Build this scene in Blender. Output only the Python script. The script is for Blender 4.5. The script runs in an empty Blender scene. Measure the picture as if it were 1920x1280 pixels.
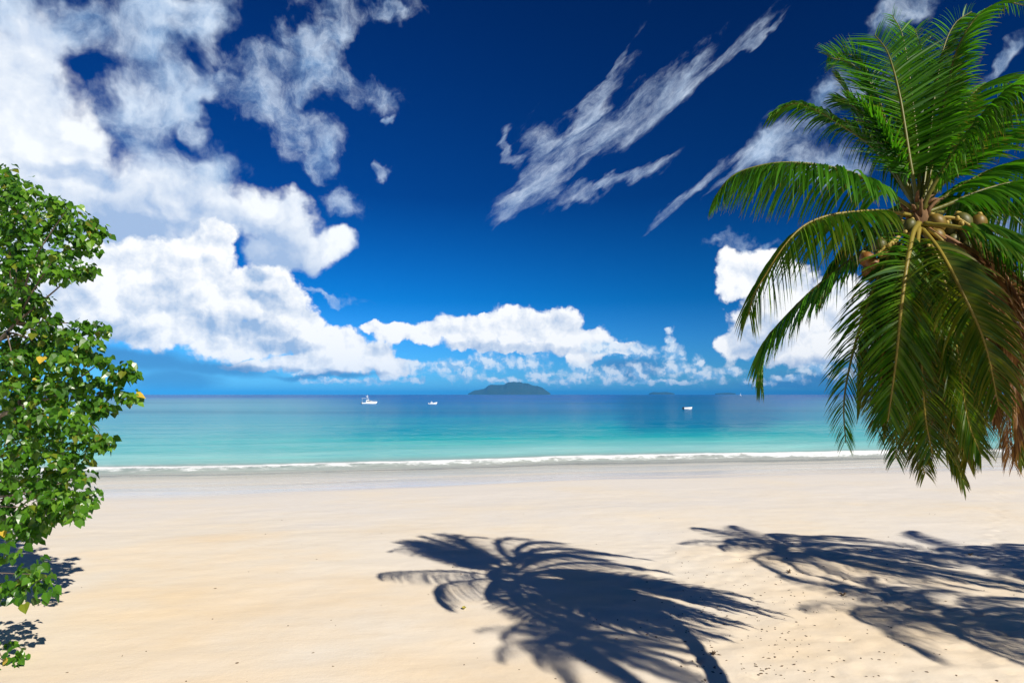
import bpy, math, random
import numpy as np
from mathutils import Vector

D = bpy.data
SC = bpy.context.scene
COL = SC.collection
R = math.radians
rng = np.random.default_rng(7)
random.seed(7)

# ------------------------------------------------------------------ camera
CAM_H = 5.0
FPX = 1200.0                       # focal length in pixels of a 1920 wide frame
TILT = math.atan(99.0 / FPX)       # the horizon lies 99 px below the middle
cam_d = D.cameras.new('camera')
cam = D.objects.new('camera', cam_d)
COL.objects.link(cam)
cam_d.sensor_width = 36.0
cam_d.lens = FPX / 1920.0 * 36.0
cam_d.clip_start = 0.1
cam_d.clip_end = 90000.0
cam.location = (0, 0, CAM_H)
cam.rotation_euler = (math.pi / 2 + TILT, 0, 0)
SC.camera = cam

CT, ST = math.cos(TILT), math.sin(TILT)


def ray(px, py):
    xc, yc = (px - 960.0) / FPX, (640.0 - py) / FPX
    return Vector((xc, CT - yc * ST, ST + yc * CT))


def at(px, py, depth):
    """World point seen at a photo pixel, at a distance `depth` along +Y."""
    d = ray(px, py)
    return Vector((0, 0, CAM_H)) + d * (depth / d.y)


def ground_at(px, py, z=0.0):
    d = ray(px, py)
    return Vector((0, 0, CAM_H)) + d * ((z - CAM_H) / d.z)


# ------------------------------------------------------------------ sun
SUN_AZ, SUN_EL = R(42), R(38)    # behind the camera, to the right
SUN_DIR = Vector((math.sin(SUN_AZ) * math.cos(SUN_EL), -math.cos(SUN_AZ) * math.cos(SUN_EL), math.sin(SUN_EL)))
sl = D.lights.new('sun', 'SUN')
sl.energy = 5.0
sl.angle = R(0.53)
sl.color = (1.0, 0.94, 0.84)
so = D.objects.new('sun', sl)
COL.objects.link(so)
so.rotation_euler = SUN_DIR.to_track_quat('Z', 'Y').to_euler()
so.location = (30, -25, 60)

# ------------------------------------------------------------------ object helpers


def tag(o, label=None, cat=None, group=None, kind=None):
    if label: o['label'] = label
    if cat: o['category'] = cat
    if group: o['group'] = group
    if kind: o['kind'] = kind
    return o


def empty(name, loc, label, cat, group=None):
    o = D.objects.new(name, None)
    COL.objects.link(o)
    o.location = loc
    o.empty_display_size = 0.3
    return tag(o, label, cat, group)


def mesh_obj(name, verts, faces, mat, parent=None, smooth=False, attrs=None):
    """One mesh object; vertices are in world space and are moved under the parent."""
    v = np.asarray(verts, dtype=np.float64).reshape(-1, 3)
    if parent is not None:
        v = v - np.array(parent_loc(parent))
    me = D.meshes.new(name)
    me.from_pydata(v.tolist(), [], [list(map(int, f)) for f in faces])
    if mat: me.materials.append(mat)
    if smooth:
        me.polygons.foreach_set('use_smooth', [True] * len(me.polygons))
    if attrs:
        for k, arr in attrs.items():
            a = me.attributes.new(k, 'FLOAT', 'POINT')
            a.data.foreach_set('value', np.asarray(arr, dtype=np.float32))
    me.update()
    o = D.objects.new(name, me)
    COL.objects.link(o)
    if parent is not None: o.parent = parent
    return o


def parent_loc(p):
    l = Vector((0, 0, 0))
    while p is not None:
        l += p.location
        p = p.parent
    return l


class MB:
    def __init__(self):
        self.v, self.f, self.a = [], [], []

    def add(self, verts, faces, a=0.0):
        o = len(self.v)
        self.v.extend([tuple(x) for x in verts])
        self.f.extend([tuple(i + o for i in f) for f in faces])
        self.a.extend([a] * len(verts))

    def tube(self, pts, rad, n=8, cap=True, a=0.0):
        pts = [Vector(p) for p in pts]
        rings, fs = [], []
        ref = None
        for i, p in enumerate(pts):
            t = (pts[min(i + 1, len(pts) - 1)] - pts[max(i - 1, 0)]).normalized()
            if ref is None:
                ref = t.orthogonal().normalized()
            ref = (ref - t * ref.dot(t)).normalized()
            b = t.cross(ref)
            r = rad[i] if hasattr(rad, '__len__') else rad
            for k in range(n):
                an = 2 * math.pi * k / n
                rings.append(p + (ref * math.cos(an) + b * math.sin(an)) * r)
        for i in range(len(pts) - 1):
            for k in range(n):
                fs.append((i * n + k, i * n + (k + 1) % n, (i + 1) * n + (k + 1) % n, (i + 1) * n + k))
        if cap:
            fs.append(tuple(range(n))[::-1])
            fs.append(tuple((len(pts) - 1) * n + k for k in range(n)))
        self.add(rings, fs, a)

    def box(self, c, s, rz=0.0):
        c = Vector(c)
        vs = []
        for z in (-1, 1):
            for x, y in ((-1, -1), (1, -1), (1, 1), (-1, 1)):
                px, py = x * s[0] / 2, y * s[1] / 2
                vs.append((c.x + px * math.cos(rz) - py * math.sin(rz), c.y + px * math.sin(rz) + py * math.cos(rz), c.z + z * s[2] / 2))
        self.add(vs, [(3, 2, 1, 0), (4, 5, 6, 7), (0, 1, 5, 4), (1, 2, 6, 5), (2, 3, 7, 6), (3, 0, 4, 7)])

    def ell(self, c, r, n=10, m=7, ax=None):
        c = Vector(c)
        q = Vector((0, 0, 1)).rotation_difference(Vector(ax)) if ax is not None else None
        vs, fs = [], []
        for j in range(m + 1):
            th = math.pi * j / m
            for i in range(n):
                ph = 2 * math.pi * i / n
                p = Vector((r[0] * math.sin(th) * math.cos(ph), r[1] * math.sin(th) * math.sin(ph), r[2] * math.cos(th)))
                if q: p = q @ p
                vs.append(c + p)
        for j in range(m):
            for i in range(n):
                fs.append((j * n + i, (j + 1) * n + i, (j + 1) * n + (i + 1) % n, j * n + (i + 1) % n))
        self.add(vs, fs)

    def build(self, name, mat, parent=None, smooth=False, attr=None):
        return mesh_obj(name, self.v, self.f, mat, parent, smooth, {attr: self.a} if attr else None)


def spline(pts, n):
    """Catmull-Rom through points, resampled evenly to n points."""
    P = [np.array(p, dtype=float) for p in pts]
    P = [2 * P[0] - P[1]] + P + [2 * P[-1] - P[-2]]
    out = []
    for i in range(1, len(P) - 2):
        for t in np.linspace(0, 1, 24, endpoint=False):
            a, b, c, d = P[i - 1], P[i], P[i + 1], P[i + 2]
            out.append(0.5 * ((2 * b) + (-a + c) * t + (2 * a - 5 * b + 4 * c - d) * t * t + (-a + 3 * b - 3 * c + d) * t ** 3))
    out.append(P[-2])
    out = np.array(out)
    s = np.concatenate([[0], np.cumsum(np.linalg.norm(np.diff(out, axis=0), axis=1))])
    q = np.linspace(0, s[-1], n)
    return np.stack([np.interp(q, s, out[:, k]) for k in range(out.shape[1])], 1)


# ------------------------------------------------------------------ node helpers


class NT:
    """Small wrapper to write node trees as expressions; sockets or numbers go in, sockets come out."""

    def __init__(self, nt):
        self.nt = nt

    def new(self, t, **kw):
        n = self.nt.nodes.new(t)
        for k, v in kw.items(): setattr(n, k, v)
        return n

    def put(self, sock, v):
        if isinstance(v, bpy.types.NodeSocket): self.nt.links.new(v, sock)
        elif v is not None: sock.default_value = v

    def m(self, op, a, b=None, c=None, clamp=False):
        n = self.new('ShaderNodeMath', operation=op, use_clamp=clamp)
        for i, x in enumerate((a, b, c)):
            if x is not None: self.put(n.inputs[i], x)
        return n.outputs[0]

    def add(self, a, b): return self.m('ADD', a, b)
    def sub(self, a, b): return self.m('SUBTRACT', a, b)
    def mul(self, a, b): return self.m('MULTIPLY', a, b)
    def mx(self, a, b): return self.m('MAXIMUM', a, b)
    def mn(self, a, b): return self.m('MINIMUM', a, b)

    def v(self, op, a, b=None):
        n = self.new('ShaderNodeVectorMath', operation=op)
        self.put(n.inputs[0], a)
        if b is not None:
            self.put(n.inputs['Scale' if op == 'SCALE' else 1], b)
        return n.outputs['Value' if op in ('LENGTH', 'DOT_PRODUCT', 'DISTANCE') else 'Vector']

    def map(self, vec, loc=(0, 0, 0), rot=(0, 0, 0), scale=(1, 1, 1), kind='TEXTURE'):
        n = self.new('ShaderNodeMapping', vector_type=kind)
        self.put(n.inputs['Vector'], vec)
        n.inputs['Location'].default_value = loc
        n.inputs['Rotation'].default_value = rot
        n.inputs['Scale'].default_value = scale
        return n.outputs[0]

    def noise(self, vec, scale, detail=4, rough=0.5, lac=2.0, dist=0.0, out=0):
        n = self.new('ShaderNodeTexNoise')
        if vec is not None: self.put(n.inputs['Vector'], vec)
        self.put(n.inputs['Scale'], scale)
        n.inputs['Detail'].default_value = detail
        n.inputs['Roughness'].default_value = rough
        n.inputs['Lacunarity'].default_value = lac
        n.inputs['Distortion'].default_value = dist
        return n.outputs[out]

    def voro(self, vec, scale, detail=0, rough=0.5, lac=2.0, smooth=None):
        n = self.new('ShaderNodeTexVoronoi')
        if smooth is not None:
            n.feature = 'SMOOTH_F1'
            n.inputs['Smoothness'].default_value = smooth
        self.put(n.inputs['Vector'], vec)
        self.put(n.inputs['Scale'], scale)
        n.inputs['Detail'].default_value = detail
        n.inputs['Roughness'].default_value = rough
        n.inputs['Lacunarity'].default_value = lac
        return n.outputs['Distance']

    def rng(self, x, a, b, c=0.0, d=1.0, smooth=True):
        n = self.new('ShaderNodeMapRange', interpolation_type='SMOOTHSTEP' if smooth else 'LINEAR')
        for i, q in enumerate((x, a, b, c, d)): self.put(n.inputs[i], q)
        return n.outputs[0]

    def ramp(self, x, stops, interp='LINEAR'):
        n = self.new('ShaderNodeValToRGB')
        n.color_ramp.interpolation = interp
        el = n.color_ramp.elements
        while len(el) < len(stops): el.new(0.5)
        for e, (p, c) in zip(el, stops):
            e.position = p
            e.color = (*c, 1) if len(c) == 3 else c
        self.put(n.inputs[0], x)
        return n.outputs[0]

    def mix(self, f, a, b, mode='MIX'):
        n = self.new('ShaderNodeMix', data_type='RGBA', blend_type=mode)
        self.put(n.inputs[0], f)
        for s, x in ((n.inputs[6], a), (n.inputs[7], b)):
            self.put(s, (*x, 1) if isinstance(x, tuple) and len(x) == 3 else x)
        return n.outputs[2]

    def xyz(self, vec):
        n = self.new('ShaderNodeSeparateXYZ')
        self.put(n.inputs[0], vec)
        return n.outputs[0], n.outputs[1], n.outputs[2]

    def comb(self, x=0.0, y=0.0, z=0.0):
        n = self.new('ShaderNodeCombineXYZ')
        for i, q in enumerate((x, y, z)): self.put(n.inputs[i], q)
        return n.outputs[0]

    def bump(self, h, strength, dist, normal=None):
        n = self.new('ShaderNodeBump')
        self.put(n.inputs['Strength'], strength)
        self.put(n.inputs['Distance'], dist)
        self.put(n.inputs['Height'], h)
        if normal is not None: self.put(n.inputs['Normal'], normal)
        return n.outputs[0]


def material(name):
    m = D.materials.new(name)
    m.use_nodes = True
    m.node_tree.nodes.clear()
    t = NT(m.node_tree)
    out = t.new('ShaderNodeOutputMaterial')
    return m, t, out


def principled(t, **kw):
    n = t.new('ShaderNodeBsdfPrincipled')
    for k, v in kw.items():
        k = k.replace('_', ' ')
        t.put(n.inputs[k], (*v, 1) if isinstance(v, tuple) and len(v) == 3 and 'Color' in k or k == 'Specular Tint' and len(v) == 3 else v)
    return n


def simple_mat(name, col, rough=0.6, var=0.25, scale=3.0, spec=0.4):
    m, t, out = material(name)
    co = t.new('ShaderNodeTexCoord').outputs['Object']
    n = t.noise(co, scale, 5, 0.6)
    c = t.mix(n, tuple(x * (1 - var) for x in col), tuple(min(1, x * (1 + var)) for x in col))
    p = principled(t, Roughness=rough)
    p.inputs['Specular IOR Level'].default_value = spec
    t.put(p.inputs['Base Color'], c)
    t.nt.links.new(p.outputs[0], out.inputs[0])
    return m
# ------------------------------------------------------------------ sky: Nishita air plus procedural clouds by direction
W = D.worlds.new('World')
SC.world = W
W.use_nodes = True
W.node_tree.nodes.clear()
K = 10.0                                   # cloud radiance is divided by the Background strength


def azel(px, py):
    d = ray(px, py).normalized()
    return math.atan2(d.x, d.y), math.asin(d.z)


def blob(px, py, rx, ry, rot=0.0):
    """Ellipse seen at a direction (given by photo pixel) with radii in px -> azimuth/elevation ellipse."""
    a, e = azel(px, py)
    a2, _ = azel(px + 20, py)
    _, e2 = azel(px, py - 20)
    return (a, e, rx * (a2 - a) / 20, ry * (e2 - e) / 20, R(rot))


def group(name, ins, outs):
    g = D.node_groups.new(name, 'ShaderNodeTree')
    for n, ty in ins: g.interface.new_socket(n, in_out='INPUT', socket_type=ty)
    for n, ty in outs: g.interface.new_socket(n, in_out='OUTPUT', socket_type=ty)
    t = NT(g)
    return g, t, t.new('NodeGroupInput'), t.new('NodeGroupOutput')


def blobs_value(t, p, blobs, k=0.25):
    """1 at a blob's centre, 0 on its rim, below 0 outside; blobs melt into each other."""
    acc = None
    x, y, z = t.xyz(p)
    for (a, e, rx, ry, rot) in blobs:
        # the running value rides along in z (scaled away) so that the blobs are worked out one after another
        v = t.comb(x, y, z if acc is None else acc)
        if rot:
            q = t.map(v, (a, e, 0), (0, 0, rot), (rx, ry, 1e9))
        else:
            n = t.new('ShaderNodeVectorMath', operation='MULTIPLY_ADD')
            t.put(n.inputs[0], v)
            n.inputs[1].default_value = (1 / rx, 1 / ry, 1e-9)
            n.inputs[2].default_value = (-a / rx, -e / ry, 0)
            q = n.outputs[0]
        l = t.v('LENGTH', q)
        acc = l if acc is None else t.m('SMOOTH_MIN', acc, l, k)
    return t.sub(1.0, acc)


wt = NT(W.node_tree)
w_out = wt.new('ShaderNodeOutputWorld')
sky = wt.new('ShaderNodeTexSky', sky_type='NISHITA')
sky.sun_disc = False
sky.sun_elevation = SUN_EL
sky.sun_rotation = math.pi - SUN_AZ
sky.altitude = 0
sky.air_density = 1.0
sky.dust_density = 0.3
sky.ozone_density = 3.0
dirv = wt.new('ShaderNodeTexCoord').outputs['Generated']
dirn = wt.v('NORMALIZE', dirv)
dx, dy, dz = wt.xyz(dirn)
AZ = wt.m('ARCTAN2', dx, dy)
EL = wt.m('ARCSINE', dz)
P = wt.comb(AZ, EL, 0.0)
# polarised deep tropical blue: how much of each colour of the clear air reaches the eye, by height
tint = wt.ramp(wt.m('DIVIDE', EL, 1.2, clamp=True), [
    (0.0, (0.20, 0.62, 1.25)), (0.04, (0.12, 0.50, 1.05)), (0.12, (0.006, 0.29, 0.70)), (0.25, (0.0, 0.125, 0.40)),
    (0.42, (0.0, 0.10, 0.345)), (0.62, (0.0, 0.07, 0.25)), (1.0, (0.004, 0.06, 0.20))])
side = wt.rng(AZ, -0.30, 0.55, 1.18, 0.80)
air = wt.mix(1.0, sky.outputs[0], tint, 'MULTIPLY')
air = wt.mix(1.0, air, wt.comb(side, side, side), 'MULTIPLY')


def background(col):
    n = wt.new('ShaderNodeBackground')
    n.inputs['Strength'].default_value = 1.0 / K
    wt.put(n.inputs[0], col)
    return n.outputs[0]


def mix_bg(f, a, b):
    n = wt.new('ShaderNodeMixShader')
    wt.put(n.inputs[0], f)
    wt.put(n.inputs[1], a)
    wt.put(n.inputs[2], b)
    return n.outputs[0]


LAST = [None]
SUNWARD = (0.010, 0.014)


def layer(base, blobs, edge, lit, shade, gain=1.0, bias=0.6, amax=1.0, dark=None, dgain=0.6, bright=None, bgain=0.45, delta=SUNWARD, bmax=None, k=0.25,
          warp=0.03, wscale=9, puff=0.0, pscale=14, fbm=0.3, fscale=14, detail=8, rough=0.58, aniso=None, core=0.0, tex=None):
    """One layer of cloud over `base`: blobs give the place, warped noise the outline and the relief, its slope towards the sun the light."""
    t = wt
    p = t.comb(AZ, EL, t.mul(LAST[0], 1e-7) if LAST[0] is not None else 0.0)

    def q_of(v):
        if aniso:                           # combed coordinates for streaked cloud
            ang, sx, sy = aniso
            return t.map(v, (0, 0, 0), (0, 0, R(ang)), (1 / sx, 1 / sy, 1))
        return v
    nz = t.noise(q_of(p), wscale, 4, 0.55, out=1)
    off = t.v('MULTIPLY', t.v('SUBTRACT', nz, (0.5, 0.5, 0.5)), (warp * 2, warp * 2, 0))
    pw = t.v('ADD', p, off)
    b = blobs_value(t, pw, blobs, k)

    def relief(v):
        f = t.mul(t.sub(t.noise(q_of(v), fscale, detail, rough), 0.5), fbm * 2)
        if puff:
            f = t.add(f, t.mul(t.sub(0.42, t.voro(v, pscale, 3, 0.5, 2.3)), puff))
        return f
    hw = t.v('ADD', p, t.v('MULTIPLY', off, (0.5, 0.5, 0)))
    r0 = relief(t.v('ADD', hw, t.comb(0, 0, t.mul(b, 1e-7))))
    r1 = relief(t.v('ADD', hw, t.comb(delta[0], delta[1], t.mul(r0, 1e-7))))
    bb = t.mn(b, bmax) if bmax is not None else b
    h0 = t.add(bb, r0)
    alpha = t.rng(h0, edge[0], edge[1], 0.0, amax)
    s = t.add(t.mul(t.sub(r0, r1), gain), bias)
    if core: s = t.sub(s, t.mul(t.m('MINIMUM', t.mx(h0, 0.0), 1.0), core))
    if dark:
        s = t.sub(s, t.mul(t.rng(blobs_value(t, t.v('ADD', pw, t.comb(0, 0, t.mul(r1, 1e-7))), dark, 0.2), -0.1, 0.6), dgain))
    if bright:
        s = t.add(s, t.mul(t.rng(blobs_value(t, t.v('ADD', pw, t.comb(0, 0, t.mul(s, 1e-7))), bright, 0.2), -0.1, 0.5), bgain))
    if tex:
        s = t.add(s, t.mul(t.sub(t.noise(t.v('ADD', pw, t.comb(0, 0, t.mul(s, 1e-7))), tex[0], 5, 0.5), 0.5), tex[1]))
    s = t.rng(s, 0.0, 1.0, 0.0, 1.0, False)
    LAST[0] = s
    col = t.mix(s, tuple(x * K for x in shade), tuple(x * K for x in lit))
    return t.mix(alpha, base, col)


def noise2(self, vec, scale, detail=4, rough=0.5, lac=2.0, dist=0.0, out=0):
    n = self.new('ShaderNodeTexNoise', noise_dimensions='2D')
    self.put(n.inputs['Vector'], vec)
    n.inputs['Scale'].default_value = scale
    n.inputs['Detail'].default_value = detail
    n.inputs['Roughness'].default_value = rough
    n.inputs['Lacunarity'].default_value = lac
    return n.outputs[out]


def voro2(self, vec, scale, detail=0, rough=0.5, lac=2.0):
    n = self.new('ShaderNodeTexVoronoi', voronoi_dimensions='2D')
    self.put(n.inputs['Vector'], vec)
    n.inputs['Scale'].default_value = scale
    n.inputs['Detail'].default_value = detail
    n.inputs['Roughness'].default_value = rough
    n.inputs['Lacunarity'].default_value = lac
    return n.outputs['Distance']


_noise, _voro = NT.noise, NT.voro
NT.noise, NT.voro = noise2, voro2
B = blob
SPLIT = 800                                 # photo column between the left and the right half of the cloud scene
CUMULUS = dict(edge=(-0.20, 0.05), lit=(0.90, 0.905, 0.91), shade=(0.30, 0.43, 0.64), gain=1.7, bias=0.89, warp=0.011, wscale=32, puff=0.40, pscale=18, fbm=0.24, fscale=24,
               detail=10, rough=0.62, k=0.12, delta=(0.008, 0.014), dgain=0.60, tex=(6, 0.7))
SMALL = dict(edge=(-0.35, 0.60), lit=(0.72, 0.80, 0.88), shade=(0.28, 0.50, 0.76), gain=3.0, bias=0.62, amax=0.88, warp=0.008, wscale=70, puff=0.6, pscale=50, fbm=0.40, fscale=50, detail=6, rough=0.6, delta=(0.004, 0.006), k=0.1)
RAIN = dict(edge=(-0.1, 0.7), lit=(0.07, 0.22, 0.47), shade=(0.035, 0.14, 0.36), gain=0.4, amax=0.78, warp=0.014, wscale=12, puff=0, fbm=0.25, fscale=10, detail=4)
RAGGED = dict(edge=(-0.15, 1.05), lit=(0.56, 0.68, 0.84), shade=(0.26, 0.43, 0.68), gain=1.8, bias=0.55, amax=0.82, warp=0.04, wscale=13, puff=0.0, fbm=1.05, fscale=15, detail=9, rough=0.64, bmax=0.42)


def left_half():
    c = air
    c = layer(c, [B(540, 140, 100, 52, 0), B(640, 150, 120, 40, -18), B(500, 180, 80, 55, 0), B(570, 250, 75, 60, -50), B(600, 310, 36, 26, 0),
                  B(700, 180, 60, 24, -20), B(600, 60, 100, 36, 30), B(690, 15, 110, 32, 5), B(430, 165, 60, 36, 0), B(640, 372, 36, 40, 20),
                  B(620, 562, 50, 9, -8), B(720, 320, 14, 16, 40), B(722, 238, 12, 12)], **RAGGED)
    # veil, upper left
    c = layer(c, [B(80, 20, 230, 66, 0), B(290, 60, 125, 80, 20), B(375, 45, 62, 70, 0), B(250, 180, 75, 115, -20), B(310, 190, 75, 75, 0), B(372, 215, 28, 60, 10), B(270, 260, 125, 70, -20),
                  B(350, 330, 95, 75, -20), B(-150, 100, 180, 160)],
              (-0.15, 0.6), (0.62, 0.71, 0.83), (0.22, 0.37, 0.60), gain=1.5, bias=0.66, amax=0.97, warp=0.05, wscale=9, fbm=0.85, fscale=10, detail=9, rough=0.6, bmax=0.5,
              dark=[B(340, 110, 80, 50), B(120, 30, 110, 36), B(250, 270, 70, 30), B(430, 300, 40, 60)], dgain=0.45)
    # mid cloud: big body upper left and its grey-based arm to the right
    c = layer(c, [B(20, 120, 100, 115, -20), B(60, 230, 130, 115, -30), B(135, 260, 80, 82, 0), B(60, 380, 210, 110, 0), B(250, 400, 155, 115, 0), B(380, 400, 95, 95), B(480, 400, 60, 62), B(540, 430, 72, 64, -40),
                  B(550, 395, 40, 42), B(625, 462, 40, 38), B(590, 470, 46, 42), B(520, 480, 56, 46), B(160, 360, 120, 90)],
              (-0.16, 0.30), (0.84, 0.87, 0.90), (0.33, 0.45, 0.66), gain=1.5, bias=0.70, warp=0.03, wscale=13, puff=0.26, pscale=12, fbm=0.42, fscale=12, detail=9, rough=0.58, tex=(8, 0.6),
              dark=[B(240, 440, 130, 70, 0), B(330, 390, 80, 70), B(450, 450, 120, 55, -20), B(540, 500, 80, 36), B(110, 440, 120, 46), B(150, 330, 120, 30), B(300, 300, 60, 40), B(520, 460, 70, 50, -40)], dgain=0.62,
              bright=[B(325, 385, 40, 35, -40), B(300, 340, 30, 50, 40), B(150, 230, 40, 50), B(625, 460, 30, 30), B(490, 370, 30, 26)], bgain=0.3)
    c = layer(c, [B(330, 545, 120, 66), B(520, 625, 90, 50), B(230, 590, 130, 60), B(400, 450, 46, 44), B(360, 500, 90, 66), B(290, 500, 95, 56), B(200, 540, 130, 86), B(400, 560, 110, 74), B(490, 535, 56, 50), B(520, 570, 62, 56), B(565, 615, 52, 48), B(300, 600, 160, 62),
                  B(460, 640, 130, 40), B(640, 650, 60, 42), B(690, 668, 66, 34), B(740, 688, 46, 23), B(590, 680, 115, 26), B(480, 688, 65, 13), B(150, 600, 120, 54), B(40, 560, 120, 86), B(-160, 560, 140, 86),
                  B(780, 622, 90, 21, 4), B(880, 620, 95, 33), B(960, 612, 75, 40), B(905, 592, 16, 12), B(720, 615, 46, 15)],
              dark=[B(500, 560, 60, 20, -25), B(440, 612, 120, 26, -8), B(540, 648, 80, 18, 0), B(300, 560, 90, 34), B(220, 622, 100, 26), B(500, 698, 190, 13), B(130, 560, 60, 56), B(480, 515, 28, 15), B(880, 650, 160, 14), B(690, 700, 60, 10)], **CUMULUS)
    # blue rain shade under the cumulus
    c = layer(c, [B(240, 672, 230, 28, -6), B(420, 692, 140, 18, -4), B(330, 715, 120, 34, 0), B(600, 706, 150, 8, 0)], **RAIN)
    c = layer(c, [B(850, 688, 66, 17), B(920, 678, 44, 23), B(990, 680, 44, 22), B(870, 703, 44, 14), B(800, 712, 99, 9), B(700, 715, 55, 8), B(620, 714, 66, 6), B(940, 712, 55, 8), B(560, 700, 33, 5), B(780, 688, 24, 16)], **SMALL)
    return background(c)


def right_half():
    c = air
    # thin cirrus, combed up to the right
    c = layer(c, [B(1060, 302, 125, 24, 38), B(1135, 250, 145, 30, 35), B(1235, 192, 135, 24, 35), B(1345, 118, 125, 17, 33), B(1420, 68, 60, 9, 33), B(1105, 205, 105, 17, 42), B(1150, 135, 75, 9, 46), B(950, 285, 12, 42, 8),
                  B(985, 330, 26, 80, -12), B(1005, 362, 55, 40, 20), B(962, 392, 38, 28, 0), B(1080, 268, 95, 26, 30), B(1020, 292, 62, 42, 30), B(1145, 347, 115, 13, 18), B(1092, 360, 44, 16, 10),
                  B(1265, 377, 80, 12, 36), B(1310, 338, 55, 11, 40), B(1430, 270, 75, 36, 30), B(1380, 320, 66, 16, 35)],
              (-0.20, 1.30), (0.62, 0.72, 0.86), (0.32, 0.49, 0.72), gain=0.8, bias=0.6, amax=0.85, warp=0.034, wscale=13, fbm=1.20, fscale=17, aniso=(34, 0.55, 1.8), detail=12, rough=0.69, bmax=0.42, k=0.35)
    c = layer(c, [B(1485, 262, 95, 58, 18), B(1560, 200, 90, 46, 25),
                  B(1370, 452, 55, 16, 5), B(1420, 455, 44, 10, 0), B(1690, 20, 66, 34, 20), B(1860, 115, 66, 17, 30), B(1900, 430, 46, 24, 10), B(1540, 300, 80, 50)], **RAGGED)
    c = layer(c, [B(780, 622, 90, 21, 4), B(880, 620, 95, 33), B(960, 612, 75, 40), B(1040, 620, 74, 42), B(1105, 640, 50, 33), B(905, 592, 16, 12), B(1090, 672, 28, 15), B(720, 615, 46, 15), B(1160, 652, 40, 12), B(960, 650, 120, 11),
                  B(1385, 508, 47, 43), B(1440, 520, 66, 54), B(1375, 533, 37, 33), B(1480, 570, 92, 74), B(1560, 600, 104, 84), B(1420, 620, 64, 54), B(1390, 640, 48, 38), B(1640, 620, 130, 74), B(1520, 650, 140, 38), B(1860, 600, 120, 64),
                  B(1950, 560, 100, 64)],
              dark=[B(1420, 640, 70, 56), B(1520, 692, 150, 30), B(1000, 657, 170, 14), B(880, 650, 160, 14), B(1700, 690, 140, 30)], **CUMULUS)
    c = layer(c, [B(1540, 704, 120, 16), B(1480, 717, 120, 12), B(1180, 690, 90, 26)], **RAIN)
    c = layer(c, [B(850, 688, 66, 17), B(920, 678, 44, 23), B(990, 680, 44, 22), B(1010, 703, 35, 17), B(870, 703, 44, 14), B(1090, 698, 40, 22), B(1150, 703, 44, 21), B(1195, 698, 26, 23), B(1130, 653, 55, 18), B(1200, 658, 44, 16), B(1263, 666, 22, 29), B(1270, 693, 55, 18), B(1320, 703, 50, 18),
                  B(1310, 680, 15, 14), B(1375, 696, 22, 13), B(1255, 640, 10, 12), B(1254, 617, 9, 8), B(1480, 710, 44, 9), B(1530, 693, 44, 14), B(1580, 703, 44, 14), B(1420, 716, 44, 8), B(1060, 715, 44, 12), B(940, 712, 55, 8), B(1240, 716, 132, 6), B(1700, 698, 88, 20), B(1850, 688, 99, 29)], **SMALL)
    return background(c)


# clear sky with a little fair-weather cloud everywhere else, the built cloud scene ahead over the sea
far_n = wt.noise(P, 5.0, 6, 0.6)
far = wt.mul(wt.rng(far_n, 0.64, 0.80, 0.0, 0.6), wt.rng(EL, 0.02, 0.10))
far = wt.mul(far, wt.rng(wt.m('ABSOLUTE', AZ), 0.75, 1.0))
clear = background(wt.mix(far, air, (0.75 * K, 0.8 * K, 0.87 * K)))
left, right = left_half(), right_half()
az0 = azel(SPLIT, 500)[0]
scene_sky = mix_bg(wt.m('GREATER_THAN', AZ, az0), left, right)
ahead = wt.mul(wt.mul(wt.rng(EL, -0.002, 0.0, smooth=False), wt.rng(EL, 0.66, 0.56)), wt.rng(wt.m('ABSOLUTE', AZ), 0.92, 0.78))
w_mix = mix_bg(ahead, clear, scene_sky)
wt.nt.links.new(w_mix, w_out.inputs[0])
NT.noise, NT.voro = _noise, _voro
W.cycles.sampling_method = 'MANUAL'
W.cycles.sample_map_resolution = 512

SC.view_settings.view_transform = 'Standard'
SC.view_settings.look = 'None'
SC.view_settings.exposure = 0.25
SC.view_settings.gamma = 1.0
SC.cycles.use_adaptive_sampling = True
SC.cycles.adaptive_threshold = 0.005
SC.cycles.adaptive_min_samples = 24
SC.cycles.use_denoising = True
SC.cycles.denoiser = 'OPENIMAGEDENOISE'
SC.cycles.max_bounces = 8
SC.cycles.transparent_max_bounces = 16
SC.cycles.caustics_reflective = False
SC.cycles.caustics_refractive = False
# ------------------------------------------------------------------ beach and sea
SEA_Z = -0.45


def shore_y(x):
    """The still-water line along the beach: a shallow bay, nearer on the left than on the right."""
    return 40.2 + 0.20 * x + 0.85 * np.sin(x / 12.0 + 0.6) + 0.4 * np.sin(x / 5.3 + 1.0) + 0.2 * np.sin(x / 2.3)


def smooth(v, a, b):
    t = np.clip((v - a) / (b - a), 0, 1)
    return t * t * (3 - 2 * t)


def vnoise(x, y, seed=0):
    """Smooth value noise on arrays."""
    xi, yi = np.floor(x).astype(np.int64), np.floor(y).astype(np.int64)
    fx, fy = x - xi, y - yi
    fx, fy = fx * fx * (3 - 2 * fx), fy * fy * (3 - 2 * fy)

    def h(i, j):
        n = (i * 374761393 + j * 668265263 + seed * 974711) & 0x7fffffff
        n = ((n ^ (n >> 13)) * 1274126177) & 0x7fffffff
        return ((n ^ (n >> 16)) & 0xffff) / 65535.0
    return (h(xi, yi) * (1 - fx) + h(xi + 1, yi) * fx) * (1 - fy) + (h(xi, yi + 1) * (1 - fx) + h(xi + 1, yi + 1) * fx) * fy


def fbm(x, y, oct=4, seed=0):
    s, a, t = 0, 1.0, 0
    for o in range(oct):
        s = s + a * vnoise(x * 2 ** o, y * 2 ** o, seed + o)
        t += a
        a *= 0.5
    return s / t - 0.5


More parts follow.
